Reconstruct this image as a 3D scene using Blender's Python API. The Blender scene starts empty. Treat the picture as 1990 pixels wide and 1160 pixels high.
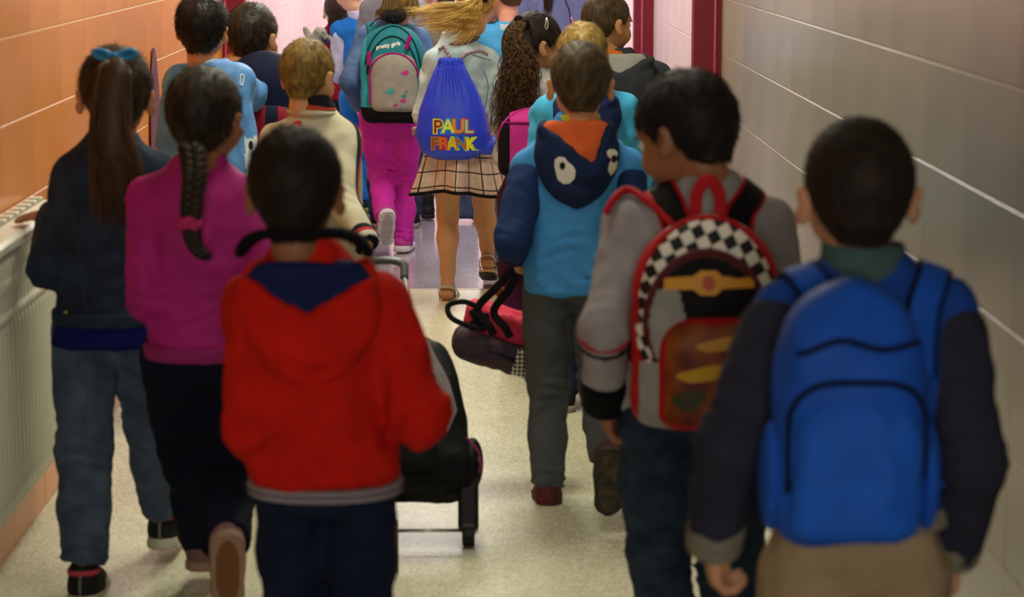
import bpy, math, random
import numpy as np
from mathutils import Vector, Matrix
from mathutils.bvhtree import BVHTree

SC = bpy.context.scene
COL = SC.collection
# ------------------------------------------------------------------ camera
FPX = 4400.0
H_CAM = 1.55
PITCH = math.atan(730 / FPX)
YAWC = math.atan(66 * math.cos(PITCH) / FPX)
cam_data = bpy.data.cameras.new('camera')
cam = bpy.data.objects.new('camera', cam_data)
COL.objects.link(cam)
cam.location = (0, 0, H_CAM)
cam.rotation_euler = (math.pi / 2 - PITCH, 0, -YAWC)
cam_data.sensor_width = 36
cam_data.lens = 36 * FPX / 1990
cam_data.clip_end = 100
cam_data.dof.use_dof = True
cam_data.dof.focus_distance = 9.0
cam_data.dof.aperture_fstop = 4.6
SC.camera = cam
# ------------------------------------------------------------------ world and lights
world = bpy.data.worlds.new('world')
SC.world = world
world.use_nodes = True
world.node_tree.nodes['Background'].inputs[0].default_value = (1.0, .82, .62, 1)
world.node_tree.nodes['Background'].inputs[1].default_value = 0.09

def area(name, loc, size, power, col, rot=(0, 0, 0), spread=180):
    d = bpy.data.lights.new(name, 'AREA')
    d.shape = 'RECTANGLE'
    d.size, d.size_y = size
    d.energy = power
    d.color = col
    d.spread = math.radians(spread)
    o = bpy.data.objects.new(name, d)
    COL.objects.link(o)
    o.location = loc
    o.rotation_euler = rot
    return o

area('ceiling_light', (-.1, 6.8, 2.62), (.4, .9), 44, (1.0, .97, .77))
area('ceiling_light', (-.1, 4.9, 2.62), (.4, .9), 9, (1.0, .97, .80), (0, 0, 0), 120)
area('ceiling_light', (-.1, 9.2, 2.62), (.4, .9), 46, (1.0, .97, .80))
area('ceiling_light', (0, 11.6, 2.62), (.9, 1.2), 48, (1.0, .95, .92))
area('ceiling_light', (0, 14.2, 2.62), (1.4, 1.6), 74, (1.0, .95, .94))
area('ceiling_light', (0, 17.5, 2.62), (1.4, 2.0), 78, (1.0, .95, .94))
area('ceiling_light', (0, 20.5, 2.62), (1.4, 1.2), 60, (1.0, .95, .94))
area('fill_light', (-.1, -2.8, 1.8), (1.8, 1.5), 21, (1.0, .97, .86), (math.pi / 2, 0, 0), 70)  # added fill behind the camera, brightens the walkers' backs
SC.view_settings.view_transform = 'Standard'
SC.view_settings.look = 'None'
SC.view_settings.gamma = 1
SC.view_settings.use_curve_mapping = False
SC.view_settings.exposure = 0.0

CR = Vector((math.cos(YAWC), -math.sin(YAWC), 0))
CF = Vector((math.sin(YAWC) * math.cos(PITCH), math.cos(YAWC) * math.cos(PITCH), -math.sin(PITCH)))
CU = CR.cross(CF)

def W(px, py, Y):
    d = CF + CR * ((px - 995) / FPX) - CU * ((py - 580) / FPX)
    return Vector((0, 0, H_CAM)) + d * (Y / d.y)

# ------------------------------------------------------------------ materials
MATS = {}
def lin(c):
    if isinstance(c, str):
        c = c.lstrip('#')
        c = [int(c[i:i + 2], 16) / 255 for i in (0, 2, 4)]
    return tuple((v / 12.92 if v <= .04045 else ((v + .055) / 1.055) ** 2.4) for v in c) + (1,)

def mat(name, col, rough=.85, bump=.0, scale=300, var=.0, vscale=12, spec=.3, metal=0., sheen=0., stretch=None, coat=0, col2=None, sss=0, objvar=0):
    if name in MATS:
        return MATS[name]
    m = bpy.data.materials.new(name)
    MATS[name] = m
    m.use_nodes = True
    nt = m.node_tree
    b = nt.nodes['Principled BSDF']
    c = lin(col)
    b.inputs['Base Color'].default_value = c
    b.inputs['Roughness'].default_value = rough
    b.inputs['Specular IOR Level'].default_value = spec
    b.inputs['Metallic'].default_value = metal
    b.inputs['Sheen Weight'].default_value = sheen
    b.inputs['Coat Weight'].default_value = coat
    if sss:
        b.inputs['Subsurface Weight'].default_value = sss
        b.inputs['Subsurface Radius'].default_value = (.01, .004, .002)
    tc = nt.nodes.new('ShaderNodeTexCoord')
    src = tc.outputs['Object']
    if stretch:
        mp = nt.nodes.new('ShaderNodeMapping')
        mp.inputs['Scale'].default_value = stretch
        nt.links.new(src, mp.inputs['Vector'])
        src = mp.outputs['Vector']
    if var or col2:
        n = nt.nodes.new('ShaderNodeTexNoise')
        n.inputs['Scale'].default_value = vscale
        n.inputs['Detail'].default_value = 5
        nt.links.new(src, n.inputs['Vector'])
        r = nt.nodes.new('ShaderNodeValToRGB')
        r.color_ramp.elements[0].position = .35
        r.color_ramp.elements[1].position = .68
        if col2:
            r.color_ramp.elements[0].color = c
            r.color_ramp.elements[1].color = lin(col2)
        else:
            r.color_ramp.elements[0].color = tuple(v * (1 - var) for v in c[:3]) + (1,)
            r.color_ramp.elements[1].color = tuple(min(1, v * (1 + var)) for v in c[:3]) + (1,)
        nt.links.new(n.outputs['Fac'], r.inputs['Fac'])
        last = r.outputs['Color']
        if objvar:
            oi = nt.nodes.new('ShaderNodeObjectInfo')
            mr = nt.nodes.new('ShaderNodeMapRange')
            mr.inputs['To Min'].default_value = 1 - objvar
            mr.inputs['To Max'].default_value = 1 + objvar
            nt.links.new(oi.outputs['Random'], mr.inputs['Value'])
            hs = nt.nodes.new('ShaderNodeHueSaturation')
            nt.links.new(mr.outputs['Result'], hs.inputs['Value'])
            nt.links.new(last, hs.inputs['Color'])
            last = hs.outputs['Color']
        nt.links.new(last, b.inputs['Base Color'])
    if bump:
        n2 = nt.nodes.new('ShaderNodeTexNoise')
        n2.inputs['Scale'].default_value = scale
        n2.inputs['Detail'].default_value = 3
        nt.links.new(src, n2.inputs['Vector'])
        bp = nt.nodes.new('ShaderNodeBump')
        bp.inputs['Strength'].default_value = bump
        bp.inputs['Distance'].default_value = .002
        nt.links.new(n2.outputs['Fac'], bp.inputs['Height'])
        nt.links.new(bp.outputs['Normal'], b.inputs['Normal'])
    return m

def fab(col, name=None, var=.1, rough=.9, **k):
    return mat(name or ('fabric ' + str(col)), col, rough, .35, 500, var, 18, .12, 0, .0, **k)
def denim(col, col2):
    return mat('denim ' + col, col, .9, .5, 600, 0, 22, .12, 0, .0, col2=col2)
def skin(col):
    return mat('skin ' + col, col, .55, .1, 300, .06, 20, .35, sss=.08)
def hairm(col, col2, stretch=(1, 1, .25), rough=.5):
    return mat('hair ' + col + str(stretch), col, rough, .5, 260, 0, 90, .2, stretch=stretch, col2=col2)

# ------------------------------------------------------------------ objects
def new_mesh(name, V, F, mats, smooth=True, midx=None):
    me = bpy.data.meshes.new(name)
    V = np.asarray(V, dtype=np.float32)
    if isinstance(F, np.ndarray) and F.ndim == 2:
        n, s = F.shape
        me.vertices.add(len(V))
        me.vertices.foreach_set('co', V.ravel())
        me.loops.add(n * s)
        me.loops.foreach_set('vertex_index', F.astype(np.int32).ravel())
        me.polygons.add(n)
        me.polygons.foreach_set('loop_start', np.arange(0, n * s, s, dtype=np.int32))
        me.polygons.foreach_set('loop_total', np.full(n, s, dtype=np.int32))
        me.update(calc_edges=True)
    else:
        me.from_pydata([tuple(v) for v in V.tolist()], [], [tuple(int(i) for i in f) for f in F])
        me.update()
    if not isinstance(mats, (list, tuple)):
        mats = [mats]
    for m in mats:
        me.materials.append(m)
    if smooth:
        me.polygons.foreach_set('use_smooth', np.ones(len(me.polygons), dtype=bool))
    if midx is not None:
        me.polygons.foreach_set('material_index', np.asarray(midx, dtype=np.int32))
    me.update()
    return me

def tag(o, label=None, cat=None, group=None, kind=None):
    if label: o['label'] = label
    if cat: o['category'] = cat
    if group: o['group'] = group
    if kind: o['kind'] = kind
    return o

class Thing:
    """top-level thing: an Empty with a world matrix; parts are given in frame FM and stored in root coordinates"""
    def __init__(s, name, loc, label, cat, yaw=0, group=None, kind=None):
        o = bpy.data.objects.new(name, None)
        COL.objects.link(o)
        o.location = loc
        o.rotation_euler = (0, 0, yaw)
        o.empty_display_size = .1
        tag(o, label, cat, group, kind)
        s.o = o
        s.M = Matrix.Translation(Vector(loc)) @ Matrix.Rotation(yaw, 4, 'Z')
        s.inv = s.M.inverted()
        s.FM = s.M
    def add(s, name, V, F, mats, parent=None, smooth=True, midx=None, label=None, kind=None, frame=None):
        V = np.asarray(V, dtype=np.float64)
        T = np.array(s.inv @ (frame or s.FM))
        V = V @ T[:3, :3].T + T[:3, 3]
        me = new_mesh(name, V, F, mats, smooth, midx)
        o = bpy.data.objects.new(name, me)
        COL.objects.link(o)
        o.parent = parent or s.o
        if label: o['label'] = label
        if kind: o['kind'] = kind
        return o

# ------------------------------------------------------------------ signed distance modelling
def A(v):
    return np.array(v, dtype=np.float64)
def unit(v):
    v = A(v)
    n = np.linalg.norm(v)
    return v / n if n > 1e-9 else A((0, 0, 1))

def nzf(P, f, seed=0):
    rs = np.random.RandomState(seed + 7)
    out = 0
    for i in range(5):
        d = rs.normal(size=3); d /= np.linalg.norm(d)
        w = rs.normal(size=3); w /= np.linalg.norm(w)
        ff = f * (.6 + .8 * rs.rand())
        out = out + np.sin(P @ d * ff + rs.rand() * 6.28 + 1.4 * np.sin(P @ w * ff * .55 + rs.rand() * 6))
    return out / 5

class Fld:
    def __init__(s):
        s.p = []
        s.disp = []
    def _a(s, fn, lo, hi, op, k):
        s.p.append((fn, A(lo), A(hi), op, k))
        return s
    def cone(s, a, b, ra, rb, k=.02, op='u', flat=False, sc=None):
        a, b = A(a), A(b)
        ba = b - a
        L2 = max(ba @ ba, 1e-10)
        L = math.sqrt(L2)
        def fn(P):
            pa = P - a
            h = np.clip(pa @ ba / L2, 0, 1)
            q = pa - h[..., None] * ba
            d = np.sqrt((q * q).sum(-1)) - (ra + (rb - ra) * h)
            if flat:
                e = (P - b) @ (ba / L)
                d = np.maximum(d, e)
            return d
        r = max(ra, rb)
        return s._a(fn, np.minimum(a, b) - r, np.maximum(a, b) + r, op, k)
    def chain(s, pts, rs, k=.02, op='u', flat=False):
        for i in range(len(pts) - 1):
            s.cone(pts[i], pts[i + 1], rs[i], rs[i + 1], k, op, flat and i == len(pts) - 2)
        return s
    def ell(s, c, r, R=None, k=.02, op='u'):
        c, r = A(c), A(r)
        Rm = np.array(R)[:3, :3] if R is not None else None
        def fn(P):
            q = P - c
            if Rm is not None:
                q = q @ Rm
            k0 = np.sqrt(((q / r) ** 2).sum(-1)) + 1e-9
            k1 = np.sqrt(((q / (r * r)) ** 2).sum(-1)) + 1e-9
            return k0 * (k0 - 1) / k1
        e = r if Rm is None else np.abs(Rm) @ r
        return s._a(fn, c - e, c + e, op, k)
    def box(s, c, half, R=None, rnd=.01, k=.0, op='u'):
        c, h = A(c), A(half)
        Rm = np.array(R)[:3, :3] if R is not None else None
        def fn(P):
            q = P - c
            if Rm is not None:
                q = q @ Rm
            q = np.abs(q) - (h - rnd)
            return np.sqrt((np.maximum(q, 0) ** 2).sum(-1)) + np.minimum(q.max(-1), 0) - rnd
        e = h if Rm is None else np.abs(Rm) @ h
        return s._a(fn, c - e, c + e, op, k)
    def loft(s, prof, n=2.3, M=None, k=.02, op='u', rnd=.01, ripple=None):
        """prof rows: z, cx, cy, wx, wy (smoothly interpolated) along local z of M"""
        pr = A(prof)
        zz = np.linspace(pr[0, 0], pr[-1, 0], 60)
        def sm(col):
            v = np.interp(zz, pr[:, 0], pr[:, col])
            for _ in range(3):
                v[1:-1] = (v[:-2] + 2 * v[1:-1] + v[2:]) / 4
            return v
        cx, cy, wx, wy = sm(1), sm(2), sm(3), sm(4)
        z0, z1 = pr[0, 0], pr[-1, 0]
        Mi = None if M is None else np.array(M.inverted())
        def fn(P):
            q = P if Mi is None else P @ Mi[:3, :3].T + Mi[:3, 3]
            z = q[..., 2]
            x = q[..., 0] - np.interp(z, zz, cx)
            y = q[..., 1] - np.interp(z, zz, cy)
            ax, ay = np.interp(z, zz, wx), np.interp(z, zz, wy)
            r = (np.abs(x / ax) ** n + np.abs(y / ay) ** n) ** (1 / n) + 1e-6
            L = np.sqrt(x * x + y * y)
            if ripple:
                cnt, am, zlo, zhi, ph = ripple
                w = np.clip((z - zlo) / (zhi - zlo), 0, 1)
                r = r / (1 + am * w * np.sin(cnt * np.arctan2(y, x) + ph + 1.2 * np.sin(3 * np.arctan2(y, x))))
            d = np.where(r > .3, L * (1 - 1 / r), -.3 * np.minimum(ax, ay))
            e = np.maximum(z0 - z, z - z1)
            # rounded intersection
            a_, b_ = d + rnd, e + rnd
            return np.minimum(np.maximum(a_, b_), 0) + np.sqrt(np.maximum(a_, 0) ** 2 + np.maximum(b_, 0) ** 2) - rnd
        mx = (np.abs(cx) + wx).max() * 1.1
        ylo, yhi = (cy - wy * 1.1).min(), (cy + wy * 1.1).max()
        lo, hi = A((-mx, ylo, z0)), A((mx, yhi, z1))
        if M is not None:
            cs = np.array([[lo[0] if i & 1 else hi[0], lo[1] if i & 2 else hi[1], lo[2] if i & 4 else hi[2]] for i in range(8)])
            Mm = np.array(M)
            cs = cs @ Mm[:3, :3].T + Mm[:3, 3]
            lo, hi = cs.min(0), cs.max(0)
        return s._a(fn, lo, hi, op, k)
    def cut(s, p, n, k=.0):
        """remove everything on the side n points to"""
        p, n = A(p), unit(n)
        return s._a(lambda P: (P - p) @ n, A((-9, -9, -9)), A((9, 9, 9)), 'i', k)
    def fcut(s, fn, k=0.):
        return s._a(fn, A((-9, -9, -9)), A((9, 9, 9)), 'i', k)
    def fold(s, amp, f=30, seed=0, z0=None, z1=None):
        amp = amp * 2.0
        def fn(P):
            q = P * A((1, 1, .6))
            w = amp * (.6 * nzf(q, f, seed) + 1.1 * (np.abs(nzf(q, f * 1.5, seed + 31)) - .28) + .9 * (np.abs(nzf(q, f * 2.6, seed + 44)) - .28) + .25 * nzf(q, f * 4.2, seed + 57))
            if z0 is not None:
                w = w * np.clip((P[..., 2] - z0) / (z1 - z0), 0, 1)
            return w
        s.disp.append((fn, None, None)); return s
    def crease(s, c, axis, lam=.03, amp=.004, sig=.05, ph=0.):
        c, u = A(c), unit(axis)
        v = unit(np.cross(u, (0.31, .2, .9)))
        def fn(P):
            q = P - c
            t = q @ u
            a = q @ v
            b = q @ np.cross(u, v)
            return amp * np.sin(6.283 * (t / lam + .33 * np.sin(a * 38 + ph) + .25 * np.sin(b * 47 + 2 * ph + t * 20)) + ph) * (.6 + .4 * np.sin(a * 60 + t * 45 + ph)) * np.exp(-(q * q).sum(-1) / (sig * sig))
        s.disp.append((fn, c - 2 * sig, c + 2 * sig)); return s
    def mesh(s, res=.008, smooth=1):
        lo = np.min([p[1] for p in s.p if p[3] == 'u'], 0) - 3 * res
        hi = np.max([p[2] for p in s.p if p[3] == 'u'], 0) + 3 * res
        lo = np.floor(lo / res) * res
        n = np.ceil((hi - lo) / res).astype(int) + 1
        ax = [lo[i] + res * np.arange(n[i]) for i in range(3)]
        D = np.full(tuple(n), .08)
        def block(l, h):
            i0 = np.clip(np.floor((l - lo) / res).astype(int), 0, n)
            i1 = np.clip(np.ceil((h - lo) / res).astype(int) + 1, 0, n)
            return i0, i1
        def pts(i0, i1):
            g = np.meshgrid(ax[0][i0[0]:i1[0]], ax[1][i0[1]:i1[1]], ax[2][i0[2]:i1[2]], indexing='ij')
            return np.stack(g, -1)
        for fn, l, h, op, k in s.p:
            pad = k + 2.5 * res
            i0, i1 = block(l - pad, h + pad)
            if (i1 <= i0).any():
                continue
            sl = tuple(slice(i0[i], i1[i]) for i in range(3))
            d = D[sl]
            if op == 'i':
                m = d < .05
                if not m.any():
                    continue
                idx = np.nonzero(m)
                Pm = np.stack([ax[i][idx[i] + i0[i]] for i in range(3)], -1)
                v = fn(Pm)
                dm = d[m]
                if k > 0:
                    hh = np.clip(.5 - .5 * (dm - v) / k, 0, 1)
                    d[m] = dm * (1 - hh) + v * hh + k * hh * (1 - hh)
                else:
                    d[m] = np.maximum(dm, v)
                continue
            v = fn(pts(i0, i1))
            if op == 'u':
                if k > 0:
                    hh = np.clip(.5 + .5 * (d - v) / k, 0, 1)
                    D[sl] = d * (1 - hh) + v * hh - k * hh * (1 - hh)
                else:
                    D[sl] = np.minimum(d, v)
            else:  # subtract
                v = -v
                if k > 0:
                    hh = np.clip(.5 - .5 * (d - v) / k, 0, 1)
                    D[sl] = d * (1 - hh) + v * hh + k * hh * (1 - hh)
                else:
                    D[sl] = np.maximum(d, v)
        if s.disp:
            m = np.abs(D) < .028
            idx = np.nonzero(m)
            Pm = np.stack([ax[i][idx[i]] for i in range(3)], -1)
            w = np.zeros(len(Pm))
            for fn, l, h in s.disp:
                if l is None:
                    w += fn(Pm)
                else:
                    mm = ((Pm > l) & (Pm < h)).all(-1)
                    if mm.any():
                        w[mm] += fn(Pm[mm])
            D[idx] += w
        D[0], D[-1] = np.maximum(D[0], 1e-3), np.maximum(D[-1], 1e-3)
        D[:, 0], D[:, -1] = np.maximum(D[:, 0], 1e-3), np.maximum(D[:, -1], 1e-3)
        D[:, :, 0], D[:, :, -1] = np.maximum(D[:, :, 0], 1e-3), np.maximum(D[:, :, -1], 1e-3)
        V, Q = nets(D)
        V = V * res + lo
        for _ in range(smooth):
            V = lap(V, Q, .5)
        return V, Q

def nets(D):
    S = D < 0
    c = np.zeros(tuple(np.array(D.shape) - 1), dtype=np.int8)
    for i in (0, 1):
        for j in (0, 1):
            for k in (0, 1):
                c += S[i:S.shape[0] - 1 + i, j:S.shape[1] - 1 + j, k:S.shape[2] - 1 + k]
    m = (c > 0) & (c < 8)
    ci = np.stack(np.nonzero(m), -1)
    idx = np.full(m.shape, -1, dtype=np.int64)
    idx[m] = np.arange(len(ci))
    acc = np.zeros((len(ci), 3)); cnt = np.zeros(len(ci))
    for ax in range(3):
        o = [0, 1, 2]; o.remove(ax)
        for u in (0, 1):
            for v in (0, 1):
                a = np.zeros(3, int); a[o[0]] = u; a[o[1]] = v
                b = a.copy(); b[ax] = 1
                pa, pb = ci + a, ci + b
                da, db = D[tuple(pa.T)], D[tuple(pb.T)]
                x = (da < 0) != (db < 0)
                t = np.where(x, da / np.where(x, da - db, 1), 0)
                p = pa.astype(float); p[:, ax] += t
                acc += p * x[:, None]; cnt += x
    V = acc / np.maximum(cnt, 1)[:, None]
    Q = []
    for ax in range(3):
        sl0 = [slice(None)] * 3; sl1 = [slice(None)] * 3
        sl0[ax] = slice(0, -1); sl1[ax] = slice(1, None)
        s0, s1 = S[tuple(sl0)], S[tuple(sl1)]
        e = np.stack(np.nonzero(s0 != s1), -1)
        o1, o2 = (ax + 1) % 3, (ax + 2) % 3
        ok = (e[:, o1] > 0) & (e[:, o2] > 0) & (e[:, o1] < D.shape[o1] - 1) & (e[:, o2] < D.shape[o2] - 1)
        e = e[ok]
        sg = s0[tuple(e.T)]
        def cell(d1, d2):
            q = e.copy(); q[:, o1] -= d1; q[:, o2] -= d2
            return idx[tuple(q.T)]
        q = np.stack([cell(1, 1), cell(0, 1), cell(0, 0), cell(1, 0)], -1)
        q[~sg] = q[~sg][:, ::-1]
        Q.append(q)
    Q = np.concatenate(Q)
    Q = Q[(Q >= 0).all(1)]
    return V, Q

def lap(V, Q, w=.5):
    acc = np.zeros_like(V); cnt = np.zeros(len(V))
    for i in range(4):
        a, b = Q[:, i], Q[:, (i + 1) % 4]
        for x, y in ((a, b), (b, a)):
            for d in range(3):
                acc[:, d] += np.bincount(x, V[y, d], len(V))
            cnt += np.bincount(x, minlength=len(V))
    return V * (1 - w) + w * acc / np.maximum(cnt, 1)[:, None]

def join(parts):
    V, Q, o = [], [], 0
    for v, q in parts:
        V.append(v); Q.append(q + o); o += len(v)
    return np.concatenate(V), np.concatenate(Q)

def bvh(VQ):
    V, Q = VQ
    return BVHTree.FromPolygons([tuple(v) for v in V.tolist()], [tuple(q) for q in Q.tolist()])

def faces_of(Q, V):
    return V[Q].mean(1)

# ------------------------------------------------------------------ sweeps
def spline(pts, n=24):
    P = A(pts)
    if len(P) < 3:
        return P[0] + (P[-1] - P[0]) * np.linspace(0, 1, n)[:, None]
    E = np.vstack([2 * P[0] - P[1], P, 2 * P[-1] - P[-2]])
    out = []
    t_ = np.linspace(0, len(P) - 1, n)
    for t in t_:
        i = min(int(t), len(P) - 2); f = t - i
        p0, p1, p2, p3 = E[i], E[i + 1], E[i + 2], E[i + 3]
        out.append(.5 * ((2 * p1) + (p2 - p0) * f + (2 * p0 - 5 * p1 + 4 * p2 - p3) * f * f + (3 * p1 - p0 - 3 * p2 + p3) * f ** 3))
    return A(out)

def sweep(path, w, t=None, nrm=None, n=8, closed=False):
    """tube (round or flat) along path; w half width (scalar or array), t half thickness, nrm surface normals"""
    P = A(path); m = len(P)
    T = np.gradient(P, axis=0)
    if closed:
        T = np.roll(P, -1, 0) - np.roll(P, 1, 0)
    T /= np.linalg.norm(T, axis=1)[:, None] + 1e-9
    w = np.broadcast_to(np.asarray(w, float), (m,)) if np.ndim(w) < 2 else w
    t = w if t is None else np.broadcast_to(np.asarray(t, float), (m,))
    if nrm is None:
        N = np.zeros_like(P)
        r = unit(np.cross(T[0], (0.13, .92, .2)))
        for i in range(m):
            r = r - T[i] * (r @ T[i])
            r = unit(r); N[i] = r
    else:
        N = np.broadcast_to(A(nrm), P.shape)
        N = N - T * (N * T).sum(1)[:, None]
        N = N / (np.linalg.norm(N, axis=1)[:, None] + 1e-9)
    B = np.cross(T, N)
    a = np.linspace(0, 2 * math.pi, n, endpoint=False) + math.pi / n
    ca, sa = np.cos(a), np.sin(a)
    if n > 4 and (t is not w):
        ca, sa = np.sign(ca) * np.abs(ca) ** .6, np.sign(sa) * np.abs(sa) ** .6
    V = P[:, None] + B[:, None] * (ca * 1)[None, :, None] * w[:, None, None] + N[:, None] * sa[None, :, None] * t[:, None, None]
    V = V.reshape(-1, 3)
    F = []
    for i in range(m if closed else m - 1):
        j = (i + 1) % m
        for k in range(n):
            k2 = (k + 1) % n
            F.append((i * n + k, i * n + k2, j * n + k2, j * n + k))
    F = np.array(F)
    if not closed:
        V = np.vstack([V, P[0], P[-1]])
        c0, c1 = len(V) - 2, len(V) - 1
        ex = [(c0, (k + 1) % n, k, c0) for k in range(n)]
        F2 = [tuple(f) for f in F.tolist()] + [(c0, (k + 1) % n, k) for k in range(n)] + [(c1, (m - 1) * n + k, (m - 1) * n + (k + 1) % n) for k in range(n)]
        return V, F2
    return V, F

def hug(path, tree, off, iters=1):
    out, N = [], []
    for p in path:
        q, nn, _, _ = tree.find_nearest(Vector(p))
        if q is None:
            out.append(p); N.append((0, -1, 0)); continue
        out.append(A(q) + A(nn) * off); N.append(A(nn))
    out, N = A(out), A(N)
    for _ in range(2):
        out[1:-1] = (out[:-2] + 2 * out[1:-1] + out[2:]) / 4
        N[1:-1] = (N[:-2] + 2 * N[1:-1] + N[2:]) / 4
    return out, N

def strands(C, rad, sides=3):
    """C: (S, m, 3) curves, rad (m,) radii -> one mesh of thin tapered tubes"""
    S, m, _ = C.shape
    T = np.gradient(C, axis=1)
    T /= np.linalg.norm(T, axis=2)[..., None] + 1e-9
    ref = np.array([.31, .2, .93])
    N = np.cross(T, ref); N /= np.linalg.norm(N, axis=2)[..., None] + 1e-9
    B = np.cross(T, N)
    a = np.linspace(0, 2 * math.pi, sides, endpoint=False)
    rad = np.asarray(rad)
    if rad.ndim == 1: rad = np.broadcast_to(rad, (S, m))
    V = C[:, :, None] + (N[:, :, None] * np.cos(a)[None, None, :, None] + B[:, :, None] * np.sin(a)[None, None, :, None]) * rad[:, :, None, None]
    V = V.reshape(-1, 3)
    base = (np.arange(S) * m * sides)[:, None, None]
    i = (np.arange(m - 1) * sides)[None, :, None]
    k = np.arange(sides)[None, None, :]; k2 = (k + 1) % sides
    F = np.stack([base + i + k, base + i + k2, base + i + sides + k2, base + i + sides + k], -1).reshape(-1, 4)
    return V, F

def lock(guides, n, spread, curl=(0, 0), m=18, seed=0, r=.0016, taper=.25, jit=.12, rootspread=.3, endspread=1.0):
    """many strands following guide polylines; spread = radius around the guide"""
    rs = np.random.RandomState(seed)
    G = A([spline(g, m) for g in guides])          # (g, m, 3)
    out = []
    t = np.linspace(0, 1, m)
    prof = rootspread + (endspread - rootspread) * np.clip(t * 2.2, 0, 1)
    for s in range(n):
        i = rs.randint(len(G)); j = rs.randint(len(G)); f = rs.rand()
        g = G[i] * (1 - f * .5) + G[j] * f * .5
        off = rs.normal(size=3); off /= np.linalg.norm(off); off *= rs.rand() ** .5 * spread
        c = g + off[None] * prof[:, None]
        if curl[0]:
            ph = rs.rand() * 6.28; fr = curl[1] * (.8 + .5 * rs.rand())
            u, v = unit(rs.normal(size=3)), unit(rs.normal(size=3))
            am = curl[0] * np.clip(t * 3, .1, 1)
            c = c + u * (am * np.sin(t * fr + ph))[:, None] + v * (am * np.cos(t * fr + ph))[:, None]
        c = c + nzf(c + s, 25, seed + s % 11)[:, None] * unit(rs.normal(size=3)) * jit * spread
        L = 1 - .28 * rs.rand()
        k = np.linspace(0, (m - 1) * L, m)
        k0 = np.clip(k.astype(int), 0, m - 2); fr_ = (k - k0)[:, None]
        c = c[k0] * (1 - fr_) + c[k0 + 1] * fr_
        out.append(c)
    rad = r * (1 - (1 - taper) * t ** 2)
    return strands(A(out), rad, 3)

def chbox(sx, sy, sz, b=.002):
    """chamfered box, centred, as verts/faces"""
    V, F = [], []
    x, y, z = sx / 2, sy / 2, sz / 2
    f = Fbox = []
    import itertools
    P = []
    for sX in (-1, 1):
        for sY in (-1, 1):
            for sZ in (-1, 1):
                P.append((sX * (x - b), sY * (y - b), sZ * z)); P.append((sX * (x - b), sY * y, sZ * (z - b))); P.append((sX * x, sY * (y - b), sZ * (z - b)))
    import bmesh
    bm = bmesh.new()
    for p in P: bm.verts.new(p)
    bmesh.ops.convex_hull(bm, input=bm.verts)
    bmesh.ops.dissolve_limit(bm, angle_limit=.01, verts=bm.verts, edges=bm.edges)
    bm.verts.index_update()
    V = [tuple(v.co) for v in bm.verts]; F = [[v.index for v in q.verts] for q in bm.faces]
    bm.free()
    return A(V), F

def xf(VF, M):
    V, F = VF
    T = np.array(M)
    return A(V) @ T[:3, :3].T + T[:3, 3], F

def Rot(x=0, y=0, z=0):
    return Matrix.Rotation(z, 4, 'Z') @ Matrix.Rotation(y, 4, 'Y') @ Matrix.Rotation(x, 4, 'X')
def Tr(p):
    return Matrix.Translation(Vector(p))
def D2(a): return math.radians(a)

def blob2d(outline, rings=5):
    O = A(outline); c = O.mean(0); n = len(O)
    V = [c]
    for r in range(1, rings + 1):
        V += list(c + (O - c) * (r / rings))
    F = [(0, 1 + i, 1 + (i + 1) % n) for i in range(n)]
    for r in range(1, rings):
        for i in range(n):
            a = 1 + (r - 1) * n; b = 1 + r * n; j = (i + 1) % n
            F.append((a + i, b + i, b + j, a + j))
    return A(V), F

def text2d(s, size=.05, bold=0.):
    c = bpy.data.curves.new('t', 'FONT')
    c.body = s; c.size = size; c.align_x = 'CENTER'; c.offset = bold; c.resolution_u = 3
    o = bpy.data.objects.new('t', c); COL.objects.link(o)
    dg = bpy.context.evaluated_depsgraph_get()
    me = bpy.data.meshes.new_from_object(o.evaluated_get(dg))
    V = A([v.co[:2] for v in me.vertices]); F = [tuple(p.vertices) for p in me.polygons]
    bpy.data.objects.remove(o); bpy.data.meshes.remove(me); bpy.data.curves.remove(c)
    return V, F

def decal(VF, o, u, v, tree, off=.002, d=None, thick=.0):
    """lay a flat outline (x,y) on the surface tree, cast along d"""
    V, F = VF
    o, u, v = A(o), unit(u), unit(v)
    d = unit(np.cross(v, u)) * -1 if d is None else unit(d)
    out = []
    for x, y in V:
        p = o + u * x + v * y
        q, nn, _, _ = tree.ray_cast(Vector(p - d * .3), Vector(d), 1.0)
        if q is None:
            q, nn, _, _ = tree.find_nearest(Vector(p))
        out.append(A(q) - d * off)
    return A(out), F
# ------------------------------------------------------------------ people
def ik(a, b, l1, l2, hint):
    a, b, hint = A(a), A(b), A(hint)
    d = b - a; L = np.linalg.norm(d)
    Lm = (l1 + l2) * .998
    if L > Lm:
        b = a + d / L * Lm; d = b - a; L = Lm
    u = d / L
    x = (l1 * l1 - l2 * l2 + L * L) / (2 * L)
    hgt = math.sqrt(max(l1 * l1 - x * x, 0))
    w = hint - a; w = w - u * (w @ u); w = unit(w)
    return a + u * x + w * hgt, b

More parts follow.
